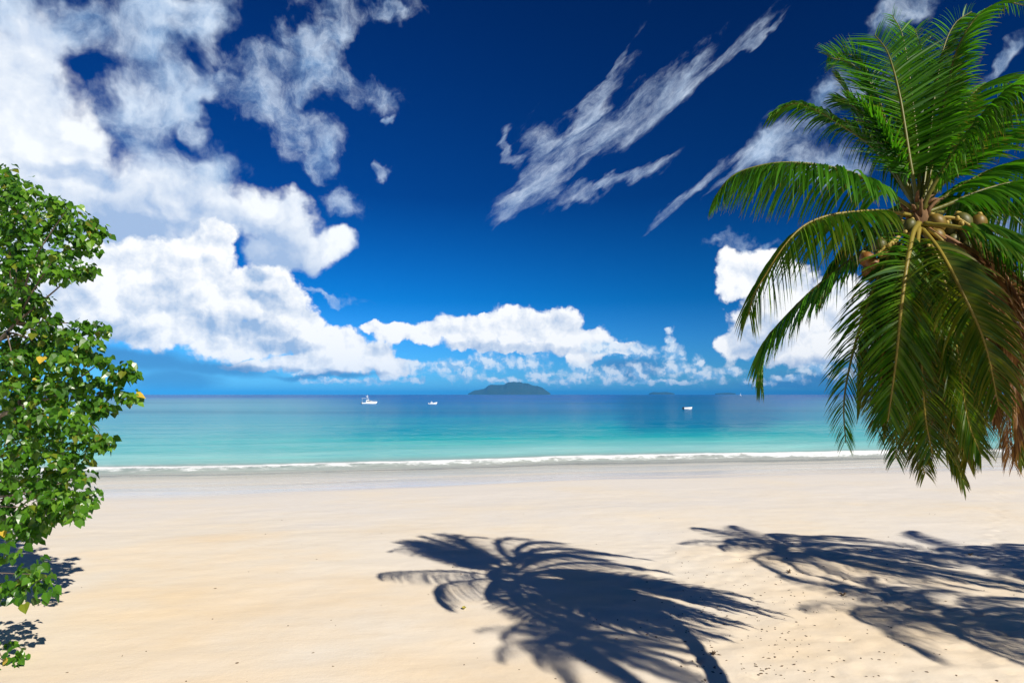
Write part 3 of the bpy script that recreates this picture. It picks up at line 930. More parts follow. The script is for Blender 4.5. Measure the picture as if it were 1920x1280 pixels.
PD = 10.5                                   # the crown stands about 10.5 m in front of the camera
PS = PD / 12.0
hub = at(1722, 408, PD)
base_xy = (5.5, 3.4)
palm = empty('coconut_palm', (base_xy[0], base_xy[1], sand_z(*base_xy) - 0.05),
             'big coconut palm with hanging fronds and yellow coconuts leaning in from the right', 'palm tree')
FR = [
    # path (pixel x, pixel y, metres behind the hub), leaflet length m, age, options
    ([(1720, 396, 0), (1676, 368, -.1), (1620, 334, -.2), (1560, 314, -.25), (1489, 305, -.3), (1432, 309, -.3), (1376, 328, -.3), (1344, 364, -.3)], 1.3, .05, dict(droop=1.9, lift=.1)),
    ([(1718, 390, .2), (1680, 330, .5), (1640, 280, .7), (1594, 245, .9), (1530, 206, 1), (1489, 194, 1), (1448, 212, 1)], .95, .12, dict(droop=.9)),
    ([(1722, 395, -.1), (1713, 340, -.05), (1706, 300, 0), (1697, 240, .1), (1688, 185, .2), (1675, 130, .4), (1661, 92, .6), (1640, 66, .8)], 1.35, .0, dict(droop=.16, nhint=(-.25, -1, 0), lift=.05, n=125, width=.050)),
    ([(1720, 392, .4), (1690, 300, .8), (1660, 220, 1.0), (1634, 150, 1.2), (1612, 112, 1.2), (1580, 100, 1.1), (1552, 106, 1.0)], .78, .08, dict(droop=.35, nhint=(.5, -1, .2))),
    ([(1724, 390, .3), (1722, 300, .6), (1712, 200, .9), (1702, 120, 1.1), (1690, 60, 1.2), (1672, 28, 1.2)], .80, .05, dict(droop=.3, nhint=(.2, -1, 0))),
    ([(1726, 390, .3), (1740, 280, .7), (1752, 180, 1.), (1768, 95, 1.2), (1790, 45, 1.3), (1822, 22, 1.3)], .85, .05, dict(droop=.5, nhint=(-.4, -1, .1))),
    ([(1728, 390, .2), (1755, 270, .5), (1775, 170, .7), (1797, 88, .8), (1836, 28, .9), (1880, 4, .9), (1925, 12, .9)], .78, .10, dict(droop=.9)),
    ([(1729, 395, -.1), (1748, 352, -.3), (1796, 276, -.6), (1845, 212, -.9), (1905, 158, -1.1), (1960, 138, -1.2), (2020, 160, -1.2)], 1.05, .10, dict(droop=1.4)),
    ([(1728, 394, .3), (1780, 330, .7), (1840, 280, 1), (1910, 245, 1.2), (1990, 240, 1.3), (2060, 280, 1.3)], 1.2, .0, dict(droop=.8)),
    ([(1726, 390, .4), (1755, 320, .9), (1785, 240, 1.3), (1825, 175, 1.6), (1870, 150, 1.8), (1910, 165, 1.9)], 1.1, .0, dict(droop=.6)),
    ([(1732, 400, 0), (1770, 386, 0), (1845, 356, 0), (1920, 340, 0), (1990, 352, 0), (2050, 400, 0)], 1.0, .1, dict(droop=1.7, lift=.1)),
    ([(1730, 402, .3), (1790, 394, .6), (1850, 384, .9), (1930, 392, 1.1), (2000, 430, 1.2), (2040, 500, 1.2)], .95, .1, dict(droop=1.6)),
    ([(1718, 405, 0), (1657, 396, -.3), (1600, 398, -.5), (1552, 405, -.6), (1507, 424, -.7), (1470, 462, -.8), (1436, 515, -.8), (1414, 552, -.8), (1404, 590, -.8)], 1.5, .24, dict(droop=1.5, lift=.0, width=.05)),
    ([(1715, 420, .1), (1675, 440, .3), (1627, 464, .4), (1545, 526, .6), (1489, 577, .7), (1440, 632, .7), (1428, 670, .7), (1426, 712, .7)], 1.4, .05, dict(droop=.95, lift=.05)),
    ([(1722, 420, -.3), (1712, 436, -.7), (1705, 470, -1.0), (1698, 510, -1.2), (1689, 582, -1.35), (1681, 665, -1.4), (1672, 735, -1.4), (1664, 790, -1.35)], 1.2, .22, dict(droop=.5, n=110, lift=.0, width=.048, nhint=(.15, -1, .1), rad=.042)),
    ([(1716, 425, .0), (1690, 455, -.3), (1657, 500, -.5), (1614, 609, -.7), (1590, 702, -.75), (1582, 765, -.75), (1586, 830, -.7)], .85, .12, dict(droop=.8)),
    ([(1718, 425, .3), (1680, 470, .6), (1645, 560, .8), (1622, 670, .9), (1610, 770, .9)], .85, .25, dict(droop=.8)),
    ([(1720, 426, -.2), (1700, 470, -.6), (1672, 560, -.9), (1655, 670, -1.), (1652, 760, -1.), (1660, 820, -1.)], .85, .35, dict(droop=.8)),
    ([(1722, 430, .2), (1705, 500, .4), (1690, 620, .5), (1695, 740, .5), (1712, 820, .5), (1734, 888, .5)], .9, .42, dict(droop=.8)),
    ([(1722, 428, -.4), (1720, 480, -.9), (1722, 580, -1.05), (1728, 690, -1.05), (1735, 780, -1.), (1748, 850, -.95)], 1.0, .30, dict(droop=.6, nhint=(-.3, -1, 0))),
    ([(1726, 430, 0), (1740, 500, -.3), (1751, 640, -.45), (1768, 770, -.45), (1786, 850, -.4), (1806, 903, -.35)], .9, .36, dict(droop=.7)),
    ([(1728, 428, -.3), (1760, 490, -.8), (1785, 600, -1.), (1800, 700, -1), (1815, 790, -.95), (1838, 850, -.9)], 1.05, .28, dict(droop=.7, nhint=(.4, -1, 0))),
    ([(1730, 425, .1), (1790, 470, .2), (1840, 550, .3), (1872, 660, .3), (1890, 770, .3), (1900, 870, .3)], .8, .95, dict(droop=.9, tatter=.2)),
    ([(1732, 420, -.4), (1790, 425, -.8), (1850, 442, -1.), (1915, 476, -1.1), (1980, 540, -1.2), (2020, 640, -1.2)], 1.05, .18, dict(droop=1.4)),
    ([(1732, 425, .4), (1810, 470, .8), (1880, 540, 1.0), (1930, 650, 1.1), (1950, 780, 1.1), (1955, 860, 1.1)], .95, .42, dict(droop=1.0)),
    ([(1730, 428, -.2), (1790, 480, -.4), (1850, 570, -.6), (1888, 690, -.7), (1906, 790, -.7), (1915, 860, -.7)], 1.0, .38, dict(droop=.9)),
    ([(1732, 425, .3), (1830, 490, .5), (1895, 580, .6), (1925, 700, .6), (1925, 800, .6)], .75, 1.0, dict(droop=1.0, tatter=.2)),
    ([(1731, 424, -.3), (1815, 470, -.6), (1880, 560, -.8), (1915, 660, -.85), (1925, 740, -.85)], .7, .9, dict(droop=1.0, tatter=.25)),
    ([(1722, 400, .5), (1700, 384, 1.3), (1690, 410, 2.2), (1680, 480, 3.0), (1675, 580, 3.4)], .95, .15, dict(droop=1.2)),
    ([(1724, 400, .5), (1765, 372, 1.3), (1800, 395, 2.2), (1825, 470, 3.0), (1840, 570, 3.3)], .95, .15, dict(droop=1.2)),
    ([(1724, 425, .5), (1735, 470, 1.0), (1745, 600, 1.5), (1750, 740, 1.7), (1752, 830, 1.7)], .95, .4, dict(droop=.8)),
    ([(1726, 425, .4), (1780, 500, .9), (1815, 640, 1.2), (1830, 760, 1.3), (1845, 840, 1.3)], .95, .45, dict(droop=.8)),
    ([(1726, 390, .5), (1735, 300, .9), (1738, 200, 1.3), (1730, 110, 1.6), (1716, 55, 1.7)], 1.2, .0, dict(droop=.4, nhint=(.1, -1, .1))),
    ([(1720, 392, .5), (1670, 320, .9), (1622, 240, 1.2), (1590, 175, 1.4), (1568, 140, 1.4)], .95, .05, dict(droop=.5)),
    ([(1730, 392, .4), (1790, 300, 1), (1860, 225, 1.4), (1930, 190, 1.6), (2000, 200, 1.7)], 1.2, .0, dict(droop=.8)),
    ([(1732, 398, .2), (1800, 350, .6), (1880, 310, .9), (1960, 300, 1.), (2040, 340, 1.)], 1.15, .05, dict(droop=1.2)),
    ([(1732, 410, .0), (1800, 415, -.2), (1880, 440, -.3), (1960, 500, -.4), (2010, 600, -.4)], 1.1, .2, dict(droop=1.4)),
    ([(1732, 415, .3), (1820, 440, .6), (1900, 500, .8), (1970, 600, .9), (2000, 720, .9)], 1.1, .3, dict(droop=1.2)),
    ([(1718, 412, .5), (1660, 420, .9), (1600, 450, 1.2), (1560, 500, 1.3), (1535, 560, 1.3)], .95, .15, dict(droop=1.3)),
    ([(1720, 392, .3), (1690, 320, .5), (1665, 240, .7), (1640, 170, .8), (1600, 122, .9), (1556, 108, .9)], 1.15, .03, dict(droop=.4, nhint=(.4, -1, .2))),
    ([(1720, 392, .2), (1685, 330, .4), (1650, 262, .6), (1612, 208, .7), (1568, 184, .8)], 1.1, .05, dict(droop=.5)),
    ([(1726, 425, -.3), (1762, 470, -1.2), (1800, 540, -1.9), (1845, 640, -2.2), (1872, 760, -2.2)], 1.0, .34, dict(droop=.8)),
    ([(1732, 424, -.3), (1812, 480, -.9), (1868, 570, -1.2), (1896, 680, -1.25), (1905, 790, -1.2), (1902, 850, -1.2)], .8, .92, dict(droop=1.0, tatter=.2)),
    ([(1732, 424, .1), (1795, 470, -.3), (1840, 560, -.6), (1862, 680, -.7), (1866, 790, -.7)], .75, .88, dict(droop=1.0, tatter=.22)),
    ([(1732, 420, .1), (1850, 480, -.2), (1915, 570, -.4), (1950, 690, -.5), (1955, 800, -.5)], .8, .95, dict(droop=1.0, tatter=.2)),
]
rr = random.Random(77)
for k in range(17):                          # the thick skirt of older fronds hanging round the trunk
    ex = 1625 + k * 21 + rr.uniform(-10, 10)
    ey = rr.uniform(770, 875) - (50 if ex < 1660 else 0)
    dd = rr.uniform(-1.0, 1.7)
    sx = (ex - 1722)
    FR.append(([(1724, 428, dd * .2), (1724 + sx * .38, 465 + rr.uniform(-10, 15), dd * .6), (1724 + sx * .72, 580, dd * .9), (1724 + sx * .92, 700, dd), (ex, ey, dd)], rr.uniform(.9, 1.1),
               (rr.uniform(.22, .46) if rr.random() < .85 else .75) + (.22 if ex > 1790 else 0), dict(droop=rr.uniform(.6, 1.0), tatter=rr.uniform(.04, .16), wind=(rr.uniform(-.2, .2), 0, 0))))
for i, (pth, L, age_, kw) in enumerate(FR):
    w3 = [tuple(at(x, y, PD + dz_ * PS)) for x, y, dz_ in pth]
    o = frond_obj(palm, 'dead_frond' if age_ > .85 else 'frond', w3, L * PS, age_, seed=100 + i, **kw)
    if age_ > .85: o['label'] = 'dry brown frond hanging among the green ones'
trunk_obj(palm, [(base_xy[0], base_xy[1], palm.location.z - 0.2), (5.75, 4.5, 1.5), (6.5, 6.5, 3.3), (7.5, 8.5, 4.5), (8.05, 10.0, 5.5), (7.5, 10.6, 6.6), (hub.x + .06, hub.y + .05, hub.z - .3), (hub.x, hub.y, hub.z + .12)], 0.17, 0.13)
# fibrous sheath at the heart of the crown
mb = MB()
for k in range(26):
    a_ = random.uniform(0, 6.28)
    q = hub + Vector((math.cos(a_) * .12, math.sin(a_) * .12, random.uniform(-.25, .3)))
    e = q + Vector((math.cos(a_) * random.uniform(.08, .30), math.sin(a_) * random.uniform(.08, .30), random.uniform(.05, .30)))
    mb.tube([q, q.lerp(e, .5) + Vector((0, 0, .04)), e], [.04, .028, .006], 5)
mb.ell(hub - Vector((0, 0, .05)), (.16, .16, .30), 12, 8)
mb.build('leaf_sheath', MAT_FIBRE, palm, True)


def coconut(parent, c, r, mat):
    mb = MB()
    ax = Vector((random.uniform(-.5, .5), random.uniform(-.5, .3), -1)).normalized()
    mb.ell((0, 0, 0), (r, r, r * 1.22), 14, 10)
    for i, v in enumerate(mb.v):               # three blunt ridges and a pointed end
        v = Vector(v)
        a_ = math.atan2(v.y, v.x)
        k = 1 + 0.06 * math.cos(3 * a_)
        z = v.z * (1.10 if v.z < 0 else 1.0)
        mb.v[i] = (v.x * k * (1 - 0.12 * max(0, -v.z) / r), v.y * k * (1 - 0.12 * max(0, -v.z) / r), z)
    q = Vector((0, 0, -1)).rotation_difference(ax)
    mb.v = [tuple(q @ Vector(v) + c) for v in mb.v]
    o = mb.build('coconut', mat, parent, True)
    cap = MB()
    cap.tube([q @ Vector((0, 0, r * 1.12)) + c, q @ Vector((0, 0, r * 1.45)) + c], [r * .42, r * .16], 7)
    cap.build('stem_cap', MAT_STALK, o, True)
    return o


for (x, y, dz_, r_, mt) in [
        (1757, 417, -.42, .155, MAT_NUT), (1757, 444, -.45, .15, MAT_NUT), (1763, 466, -.3, .14, MAT_NUT_GREEN), (1806, 416, -.35, .17, MAT_NUT_GREEN), (1834, 419, -.4, .155, MAT_NUT), (1811, 441, -.3, .15, MAT_NUT_GREEN),
        (1829, 453, -.45, .15, MAT_NUT), (1814, 462, -.4, .12, MAT_NUT_GREEN), (1840, 473, -.42, .10, MAT_NUT), (1780, 428, -.2, .14, MAT_NUT_GREEN), (1785, 452, -.25, .14, MAT_NUT_GREEN),
        (1627, 487, -.2, .15, MAT_NUT_ORANGE), (1637, 497, -.3, .15, MAT_NUT_ORANGE), (1661, 478, -.35, .13, MAT_NUT_ORANGE), (1629, 511, -.25, .13, MAT_NUT_ORANGE), (1650, 462, -.1, .14, MAT_NUT_GREEN),
        (1647, 506, -.25, .14, MAT_NUT_ORANGE), (1665, 497, -.3, .13, MAT_NUT_ORANGE), (1705, 424, -.4, .13, MAT_NUT_GREEN), (1694, 428, -.3, .13, MAT_NUT_GREEN)]:
    coconut(palm, at(x, y, PD + dz_ * PS * .85), r_ * .82, mt)
for pts in ([(1730, 425, -.3), (1755, 440, -.6), (1785, 470, -.7), (1808, 500, -.7), (1826, 524, -.65)], [(1715, 425, -.2), (1690, 440, -.4), (1662, 462, -.45), (1640, 480, -.4)],
            [(1730, 418, -.1), (1770, 408, -.3), (1800, 412, -.4), (1822, 425, -.45)], [(1722, 420, -.3), (1735, 440, -.5), (1750, 480, -.6), (1757, 495, -.6)]):
    mb = MB()
    sp = spline([tuple(at(x, y, PD + z * PS)) for x, y, z in pts], 16)
    mb.tube(sp, [.035 - .001 * i for i in range(16)], 6)
    for i in range(5, 16):
        c = Vector(sp[i]) + Vector((random.uniform(-.06, .06), random.uniform(-.06, .06), random.uniform(-.08, .03)))
        mb.ell(c, (.035, .035, .045), 6, 5)
    mb.build('flower_stalk', MAT_STALK, palm, True)

# ------------------------------------------------------------------ palms beyond the right edge, whose shadows fall on the sand
PROTO = {}


def generic_frond(i):
    """One of four frond shapes, rooted at the origin and reaching along +X."""
    if i not in PROTO:
        sh = [[(0, 0, 0), (1.0, .0, .62), (2.1, .05, .85), (3.1, .1, .45), (3.8, .1, -.35)],
              [(0, 0, 0), (.6, .0, .9), (1.4, -.05, 1.75), (2.3, -.1, 2.1), (3.2, -.1, 1.9)],
              [(0, 0, 0), (.9, .0, .10), (1.9, .05, -.45), (2.7, .1, -1.35), (3.1, .1, -2.3)],
              [(0, 0, -.1), (.5, .0, -.2), (.95, .03, -1.0), (1.2, .05, -2.2), (1.35, .05, -3.4)]][i]
        mb, stem, tone, tipa = frond_arrays(sh, (1.0, .9, 1.0, .85)[i], seed=500 + i, droop=(1.4, .7, 1.3, .8)[i], n=85, width=.07)
        me = D.meshes.new('frond')
        me.from_pydata([tuple(v) for v in mb.v], [], mb.f)
        me.materials.append(MAT_FROND)
        for k, arr in (('age', [(.08, .0, .2, .45)[i]] * len(mb.v)), ('stem', stem), ('tone', tone), ('tip', tipa)):
            me.attributes.new(k, 'FLOAT', 'POINT').data.foreach_set('value', np.asarray(arr, dtype=np.float32))
        PROTO[i] = me
    return PROTO[i]


def side_palm(hubp, base, label, seed, size=1.0):
    r = random.Random(seed)
    root = empty('coconut_palm', (base[0], base[1], sand_z(*base) - 0.05), label, 'palm tree', 'coconut palms beyond the right edge of the view')
    b, h = Vector(root.location), Vector(hubp)
    mid = b.lerp(h, .5) + Vector((0, 0, -.9)) + (h - b).cross(Vector((0, 0, 1))).normalized() * 0.2
    trunk_obj(root, [tuple(b - Vector((0, 0, .2))), tuple(b.lerp(mid, .5) - Vector((0, 0, .2))), tuple(mid), tuple(mid.lerp(h, .55) - Vector((0, 0, .12))), tuple(h)], .19, .14)
    k = 0
    for ring, cnt in ((1, 6), (0, 9), (2, 7), (3, 5)):
        for j in range(cnt):
            o = D.objects.new('frond', generic_frond(ring))
            COL.objects.link(o)
            o.parent = root
            o.location = h - b
            o.rotation_euler = (r.uniform(-.15, .15), r.uniform(-.12, .12), 2 * math.pi * (j + r.random() * .6) / cnt + ring)
            s = r.uniform(.88, 1.08) * size
            o.scale = (s, s, s)
    for j in range(6):
        a_ = j * 1.05 + seed
        coconut(root, h + Vector((math.cos(a_) * .3, math.sin(a_) * .3, -.35 - .1 * (j % 2))), .14, MAT_NUT)
    return root


def hub_for_shadow(px, py, z):
    g = ground_at(px, py)
    return g + Vector((SUN_DIR.x, SUN_DIR.y, SUN_DIR.z)) * (z / SUN_DIR.z)


side_palm(hub_for_shadow(1535, 1037, 8.0), (21.0, 10.5), 'coconut palm outside the view whose crown shadow lies nearest the water at right', 11, .9)
side_palm(hub_for_shadow(1850, 1165, 7.5), (18.5, 3.5), 'coconut palm outside the view whose crown shadow fills the lower right corner', 12, .8)
side_palm(hub_for_shadow(1085, 1205, 11.0), (5.2, 3.5), 'tall leaning coconut palm outside the view whose trunk shadow runs to the bottom edge', 13, .48)
side_palm(hub_for_shadow(1990, 1068, 8.0), (25.5, 9.0), 'coconut palm outside the view whose shadow touches the right edge of the sand', 14)
# ------------------------------------------------------------------ broad-leaved shore tree on the left
m, t, out = material('tree_leaf')
tone, yel = attr(t, 'tone'), attr(t, 'yellow')
lf = t.ramp(tone, [(0.0, (0.022, 0.075, 0.006)), (0.5, (0.060, 0.165, 0.010)), (1.0, (0.15, 0.29, 0.025))])
lf = t.mix(yel, lf, (0.55, 0.38, 0.05))
p = principled(t, Roughness=0.30)
p.inputs['Specular IOR Level'].default_value = 0.32
t.put(p.inputs['Base Color'], lf)
trl = t.new('ShaderNodeBsdfTranslucent')
t.put(trl.inputs[0], t.mix(1.0, lf, (2.0, 2.4, 1.0), 'MULTIPLY'))
mixs = t.new('ShaderNodeMixShader')
mixs.inputs[0].default_value = 0.22
t.nt.links.new(p.outputs[0], mixs.inputs[1])
t.nt.links.new(trl.outputs[0], mixs.inputs[2])
t.nt.links.new(mixs.outputs[0], out.inputs[0])
MAT_LEAF = m
MAT_TWIG = simple_mat('twig_bark', (0.17, 0.13, 0.10), 0.9, 0.5, 8.0)

TD = 14.5
Z3 = [(40, 70), (60, 120), (20, 160), (80, 170), (180, 185), (130, 230), (80, 290), (30, 240), (160, 320), (230, 310), (300, 290), (400, 265), (400, 330), (470, 300), (520, 370), (460, 400), (600, 400), (650, 430), (690, 470), (620, 480),
      (60, 380), (150, 420), (240, 400), (320, 400), (100, 470), (200, 500), (300, 490), (400, 480), (500, 470), (560, 560), (640, 570), (480, 560), (400, 590), (300, 600), (200, 580), (100, 570), (600, 680), (540, 690), (480, 720), (420, 690), (380, 730), (330, 670),
      (230, 640), (140, 650), (60, 650), (40, 540), (20, 420), (200, 710), (120, 730), (40, 740), (160, 800), (90, 820), (30, 850), (180, 850), (270, 890), (290, 920), (150, 890), (230, 930), (80, 930), (170, 980), (40, 980), (120, 1020), (60, 1060),
      (300, 1010), (340, 1060), (260, 1080), (400, 1090), (460, 1100), (520, 1110), (560, 1040), (620, 1050), (690, 1060), (660, 1090), (590, 1150), (640, 1150), (500, 1170), (400, 1160), (300, 1150), (220, 1160), (100, 1150), (40, 1170), (150, 1200), (560, 1210), (450, 1230), (350, 1220), (620, 1250), (250, 1250), (100, 1250), (30, 1260)]
Z4 = [(100, 40), (200, 60), (330, 50), (450, 50), (560, 30), (640, 30), (700, 50), (30, 80), (840, 90), (790, 120), (870, 140), (900, 130), (820, 160), (100, 140), (220, 140), (340, 120), (450, 110), (520, 130), (560, 190), (640, 180), (700, 200), (740, 240), (680, 250),
      (870, 270), (890, 300), (820, 275), (40, 200), (120, 230), (200, 220), (300, 210), (400, 220), (480, 220), (600, 250), (540, 270), (50, 310), (150, 320), (250, 310), (350, 310), (450, 320), (560, 330), (640, 340), (700, 330), (740, 370), (660, 390),
      (60, 410), (160, 410), (260, 400), (380, 400), (480, 400), (570, 410), (60, 500), (150, 500), (250, 490), (350, 490), (450, 490), (540, 480), (600, 500), (690, 530), (720, 560), (660, 570), (700, 590), (100, 600), (200, 590), (300, 590), (420, 580), (520, 590), (570, 630), (540, 680),
      (40, 690), (120, 700), (240, 690), (340, 680), (440, 680), (500, 720), (40, 780), (140, 800), (240, 790), (340, 780), (430, 770), (530, 780), (590, 780), (40, 870), (150, 870), (250, 860), (340, 860), (430, 840),
      (320, 930), (400, 910), (480, 910), (560, 900), (630, 890), (600, 940), (520, 960), (440, 970), (350, 1000), (420, 1020), (500, 1020), (540, 1000), (250, 980), (170, 1010), (200, 1080), (260, 1080), (330, 1060), (240, 1140), (180, 1130), (60, 980), (30, 1040), (60, 1080), (20, 1120)]
Z5 = [(20, 190), (60, 230), (110, 240), (250, 330), (220, 370), (270, 410), (350, 420), (330, 480), (350, 550), (250, 480), (170, 470), (100, 500), (40, 500), (50, 580), (110, 560), (200, 570), (10, 450),
      (70, 980), (30, 1010), (150, 1060), (170, 1100), (110, 1100), (140, 1160), (60, 1150), (20, 1190), (70, 1200), (140, 1230), (20, 1250)]
CL = [(x * .2968 * .95 - 4, 300 + y * .2968, TD) for x, y in Z3] + [(x * .2968 * .95 - 4, 660 + y * .2968, TD) for x, y in Z4] + [(x * .2345, 980 + y * .2345, 12.6) for x, y in Z5]
tr_base = (-15.2, 15.2)
tree = empty('shore_tree', (tr_base[0], tr_base[1], sand_z(*tr_base) - .1), 'leafy broad-leaved shore tree reaching in from the left with a few yellow leaves', 'tree')
tb = Vector(tree.location)
tops = tb + Vector((.6, -.2, 3.1))
mb = MB()
mb.tube(spline([tuple(tb - Vector((0, 0, .3))), tuple(tb + Vector((.05, .1, 1.2))), tuple(tb + Vector((.4, 0, 2.3))), tuple(tops)], 24), [.42 - .009 * i for i in range(24)], 12)
mb.build('trunk', MAT_BARK, tree, True)
limbs = []
for k, (ex, ey, ez) in enumerate([(3.2, -.4, 3.6), (3.6, .3, 1.9), (3.0, -.9, -.3), (1.2, .6, 5.2), (-2.4, .6, 4.0), (-3.2, -.6, 2.0), (.2, 2.2, 3.4), (.4, -2.2, 3.0), (3.4, -2.0, -1.6)]):
    e = tops + Vector((ex, ey, ez))
    pts = spline([tuple(tops - Vector((0, 0, .2))), tuple(tops.lerp(e, .35) + Vector((0, 0, .25))), tuple(tops.lerp(e, .7) + Vector((0, .1, .2))), tuple(e)], 18)
    mb = MB()
    mb.tube(pts, [.17 - .0085 * i for i in range(18)], 8)
    mb.build('limb', MAT_BARK, tree, True)
    limbs.append(pts)
allp = np.concatenate([l[4:] for l in limbs])

# clumps in view, and the rest of the round crown out of view
clumps = []
for (x, y, dd) in CL:
    edge = x > 150 or dd < 14
    clumps.append((at(x, y, dd + random.uniform(-.9, .9) * (0.7 if edge else 1.2)), .14 if edge else .18, (20 if x > 150 else 24) if dd > 14 else 11))
    if x < 120 and dd > 14:
        clumps.append((at(x + random.uniform(-10, 10), y + random.uniform(-8, 8), dd + random.uniform(.8, 2.2)), .22, 20))
for k in range(330):
    while True:
        q = Vector((random.uniform(-1, 1), random.uniform(-1, 1), random.uniform(-1, 1)))
        if .35 < q.length < 1: break
    c = Vector((-15.6 + q.x * 4.2, 14.9 + q.y * 3.0, 5.7 + q.z * 3.5))
    if c.x / c.y > -0.83: continue
    clumps.append((c, .30, 20))
lv, lf_, tone_, yel_ = [], [], [], []
n_twig = 0


def leaf_shape(c, d, nrm, L, tn, ye):
    """A heart-shaped leaf folded along its midrib, tip along d."""
    s = d.cross(nrm).normalized()
    b = len(lv)
    w = L * .52
    fold = .22
    pts = [(0.0, 0, 0), (-.10, .50, fold * .5), (.22, .95, fold), (.55, .70, fold * .8), (1.06, 0, -.12), (.55, -.70, fold * .8), (.22, -.95, fold), (-.10, -.50, fold * .5), (.5, 0, -.02)]
    for (x, y, z) in pts:
        lv.append(tuple(c + d * (x * L) + s * (y * w) + nrm * (z * w)))
        tone_.append(tn)
        yel_.append(ye)
    for f in ((0, 8, 2, 1), (8, 4, 3, 2), (0, 7, 6, 8), (8, 6, 5, 4)):
        lf_.append(tuple(b + i for i in f))


for (c, rad_, nl) in clumps:
    a = allp[np.argmin(np.linalg.norm(allp - np.array(c), axis=1))]
    a = Vector(a)
    n_twig += 1
    if n_twig % 9 == 0 and n_twig < 800:
        tw = MB()
        tw.tube(spline([tuple(a), tuple(a.lerp(c, .5) + Vector((random.uniform(-.15, .15), random.uniform(-.15, .15), random.uniform(-.1, .25)))), tuple(c)], 6), [.03, .025, .02, .016, .012, .007], 4, False)
        tw.build('twig', MAT_TWIG, tree, True)
    bright = random.uniform(-.22, .22)
    for k in range(nl):
        q = Vector([max(-1.5, min(1.5, random.gauss(0, 1))) for _ in range(3)]) * rad_ * .72
        q.z *= .8
        pos = c + q
        outd = Vector((q.x, q.y, q.z * .4)) + Vector((random.uniform(-.1, .1), random.uniform(-.1, .1), -.10))
        outd = (outd.normalized() + Vector((0, 0, random.uniform(-.75, .05)))).normalized()
        n_ = (Vector((random.gauss(0, .6), random.gauss(0, .6) - .25, .6)) + SUN_DIR * .55).normalized()
        n_ = (n_ - outd * n_.dot(outd)).normalized()
        ye = 1.0 if random.random() < .006 else (0.2 if random.random() < .05 else 0.0)
        leaf_shape(pos, outd, n_, random.choice((.07, .10, .12, .14, .16, .19)) * random.uniform(.9, 1.1), min(1, max(0, random.gauss(.42, .22) + bright)), ye)
mesh_obj('crown', lv, lf_, MAT_LEAF, tree, False, {'tone': tone_, 'yellow': yel_})
# ------------------------------------------------------------------ islands, boats, air, litter on the sand
def sea_at(px, py):
    return ground_at(px, py, SEA_Z)


m, t, out = material('island_forest')
geo = t.new('ShaderNodeNewGeometry').outputs['Position']
n = t.noise(geo, 0.02, 6, 0.65)
c_ = t.ramp(n, [(0.3, (0.012, 0.028, 0.016)), (0.55, (0.022, 0.045, 0.022)), (0.75, (0.07, 0.065, 0.055))])
p = principled(t, Roughness=0.95)
t.put(p.inputs['Base Color'], c_)
t.nt.links.new(p.outputs[0], out.inputs[0])
MAT_ISLE = m


def island(name, outline, depth, width_y, seed):
    """A hilly island: the skyline gives its ridge heights, the slopes fall to the sea on all sides."""
    xs_ = np.array([at(x, 700, depth).x for x, y in outline])
    zs_ = np.array([max(0.0, at(x, y, depth).z - SEA_Z) for x, y in outline])
    X_, V_ = np.meshgrid(np.linspace(xs_[0], xs_[-1], 150), np.linspace(-1, 1, 60))
    Hh = np.interp(X_, xs_, zs_) * (1 + .10 * fbm(X_ / ((xs_[-1] - xs_[0]) * .035), X_ * 0, 3, seed + 9))
    span = xs_[-1] - xs_[0]
    cx = (X_ - xs_[0]) / span
    wy = width_y * np.sqrt(np.clip(1 - (2 * cx - 1) ** 2, 0, 1)) + 1
    prof = np.clip(1 - np.abs(V_) ** 1.5, 0, 1)
    gul = fbm(X_ / (span * .07), V_ * 3, 4, seed)
    Zz = SEA_Z - 3 + (Hh + 3) * prof * (1 + .55 * gul * np.abs(V_) * (1 - np.abs(V_)) * 2)
    o = grid_mesh(name, X_, depth + V_ * wy, Zz, MAT_ISLE)
    return tag(o, kind='structure')


ISL = [(878, 737), (890, 731), (900, 729.5), (910, 727), (916, 722), (921, 720.5), (934, 721), (944, 720.5), (952, 716), (958, 714.6), (966, 715.5), (974, 715.2), (980, 717.5), (990, 717.5), (999, 722), (1008, 722.3), (1016, 725.5), (1024, 731), (1032, 737)]
island('island', [(x, y + .6) for x, y in ISL], 9000.0, 560.0, 3)
island('island', [(1216, 737.2), (1224, 734.8), (1236, 735.2), (1246, 734.4), (1256, 735.4), (1264, 737.2)], 11500.0, 200.0, 5)
island('island', [(1340, 737.2), (1352, 736.2), (1366, 735.9), (1378, 737.0)], 11500.0, 120.0, 6)

MAT_WHITE = simple_mat('boat_paint', (0.82, 0.83, 0.82), 0.3, 0.03, 2.0, 0.5)
MAT_DARK = simple_mat('dark_plastic', (0.02, 0.022, 0.025), 0.4, 0.2, 6.0)
MAT_GLASS = simple_mat('cabin_glass', (0.03, 0.05, 0.07), 0.08, 0.1, 2.0, 0.8)
MAT_STEEL = simple_mat('steel_rail', (0.55, 0.56, 0.58), 0.3, 0.1, 4.0, 0.7)
MAT_CANVAS = simple_mat('awning_canvas', (0.75, 0.76, 0.76), 0.8, 0.05, 6.0)


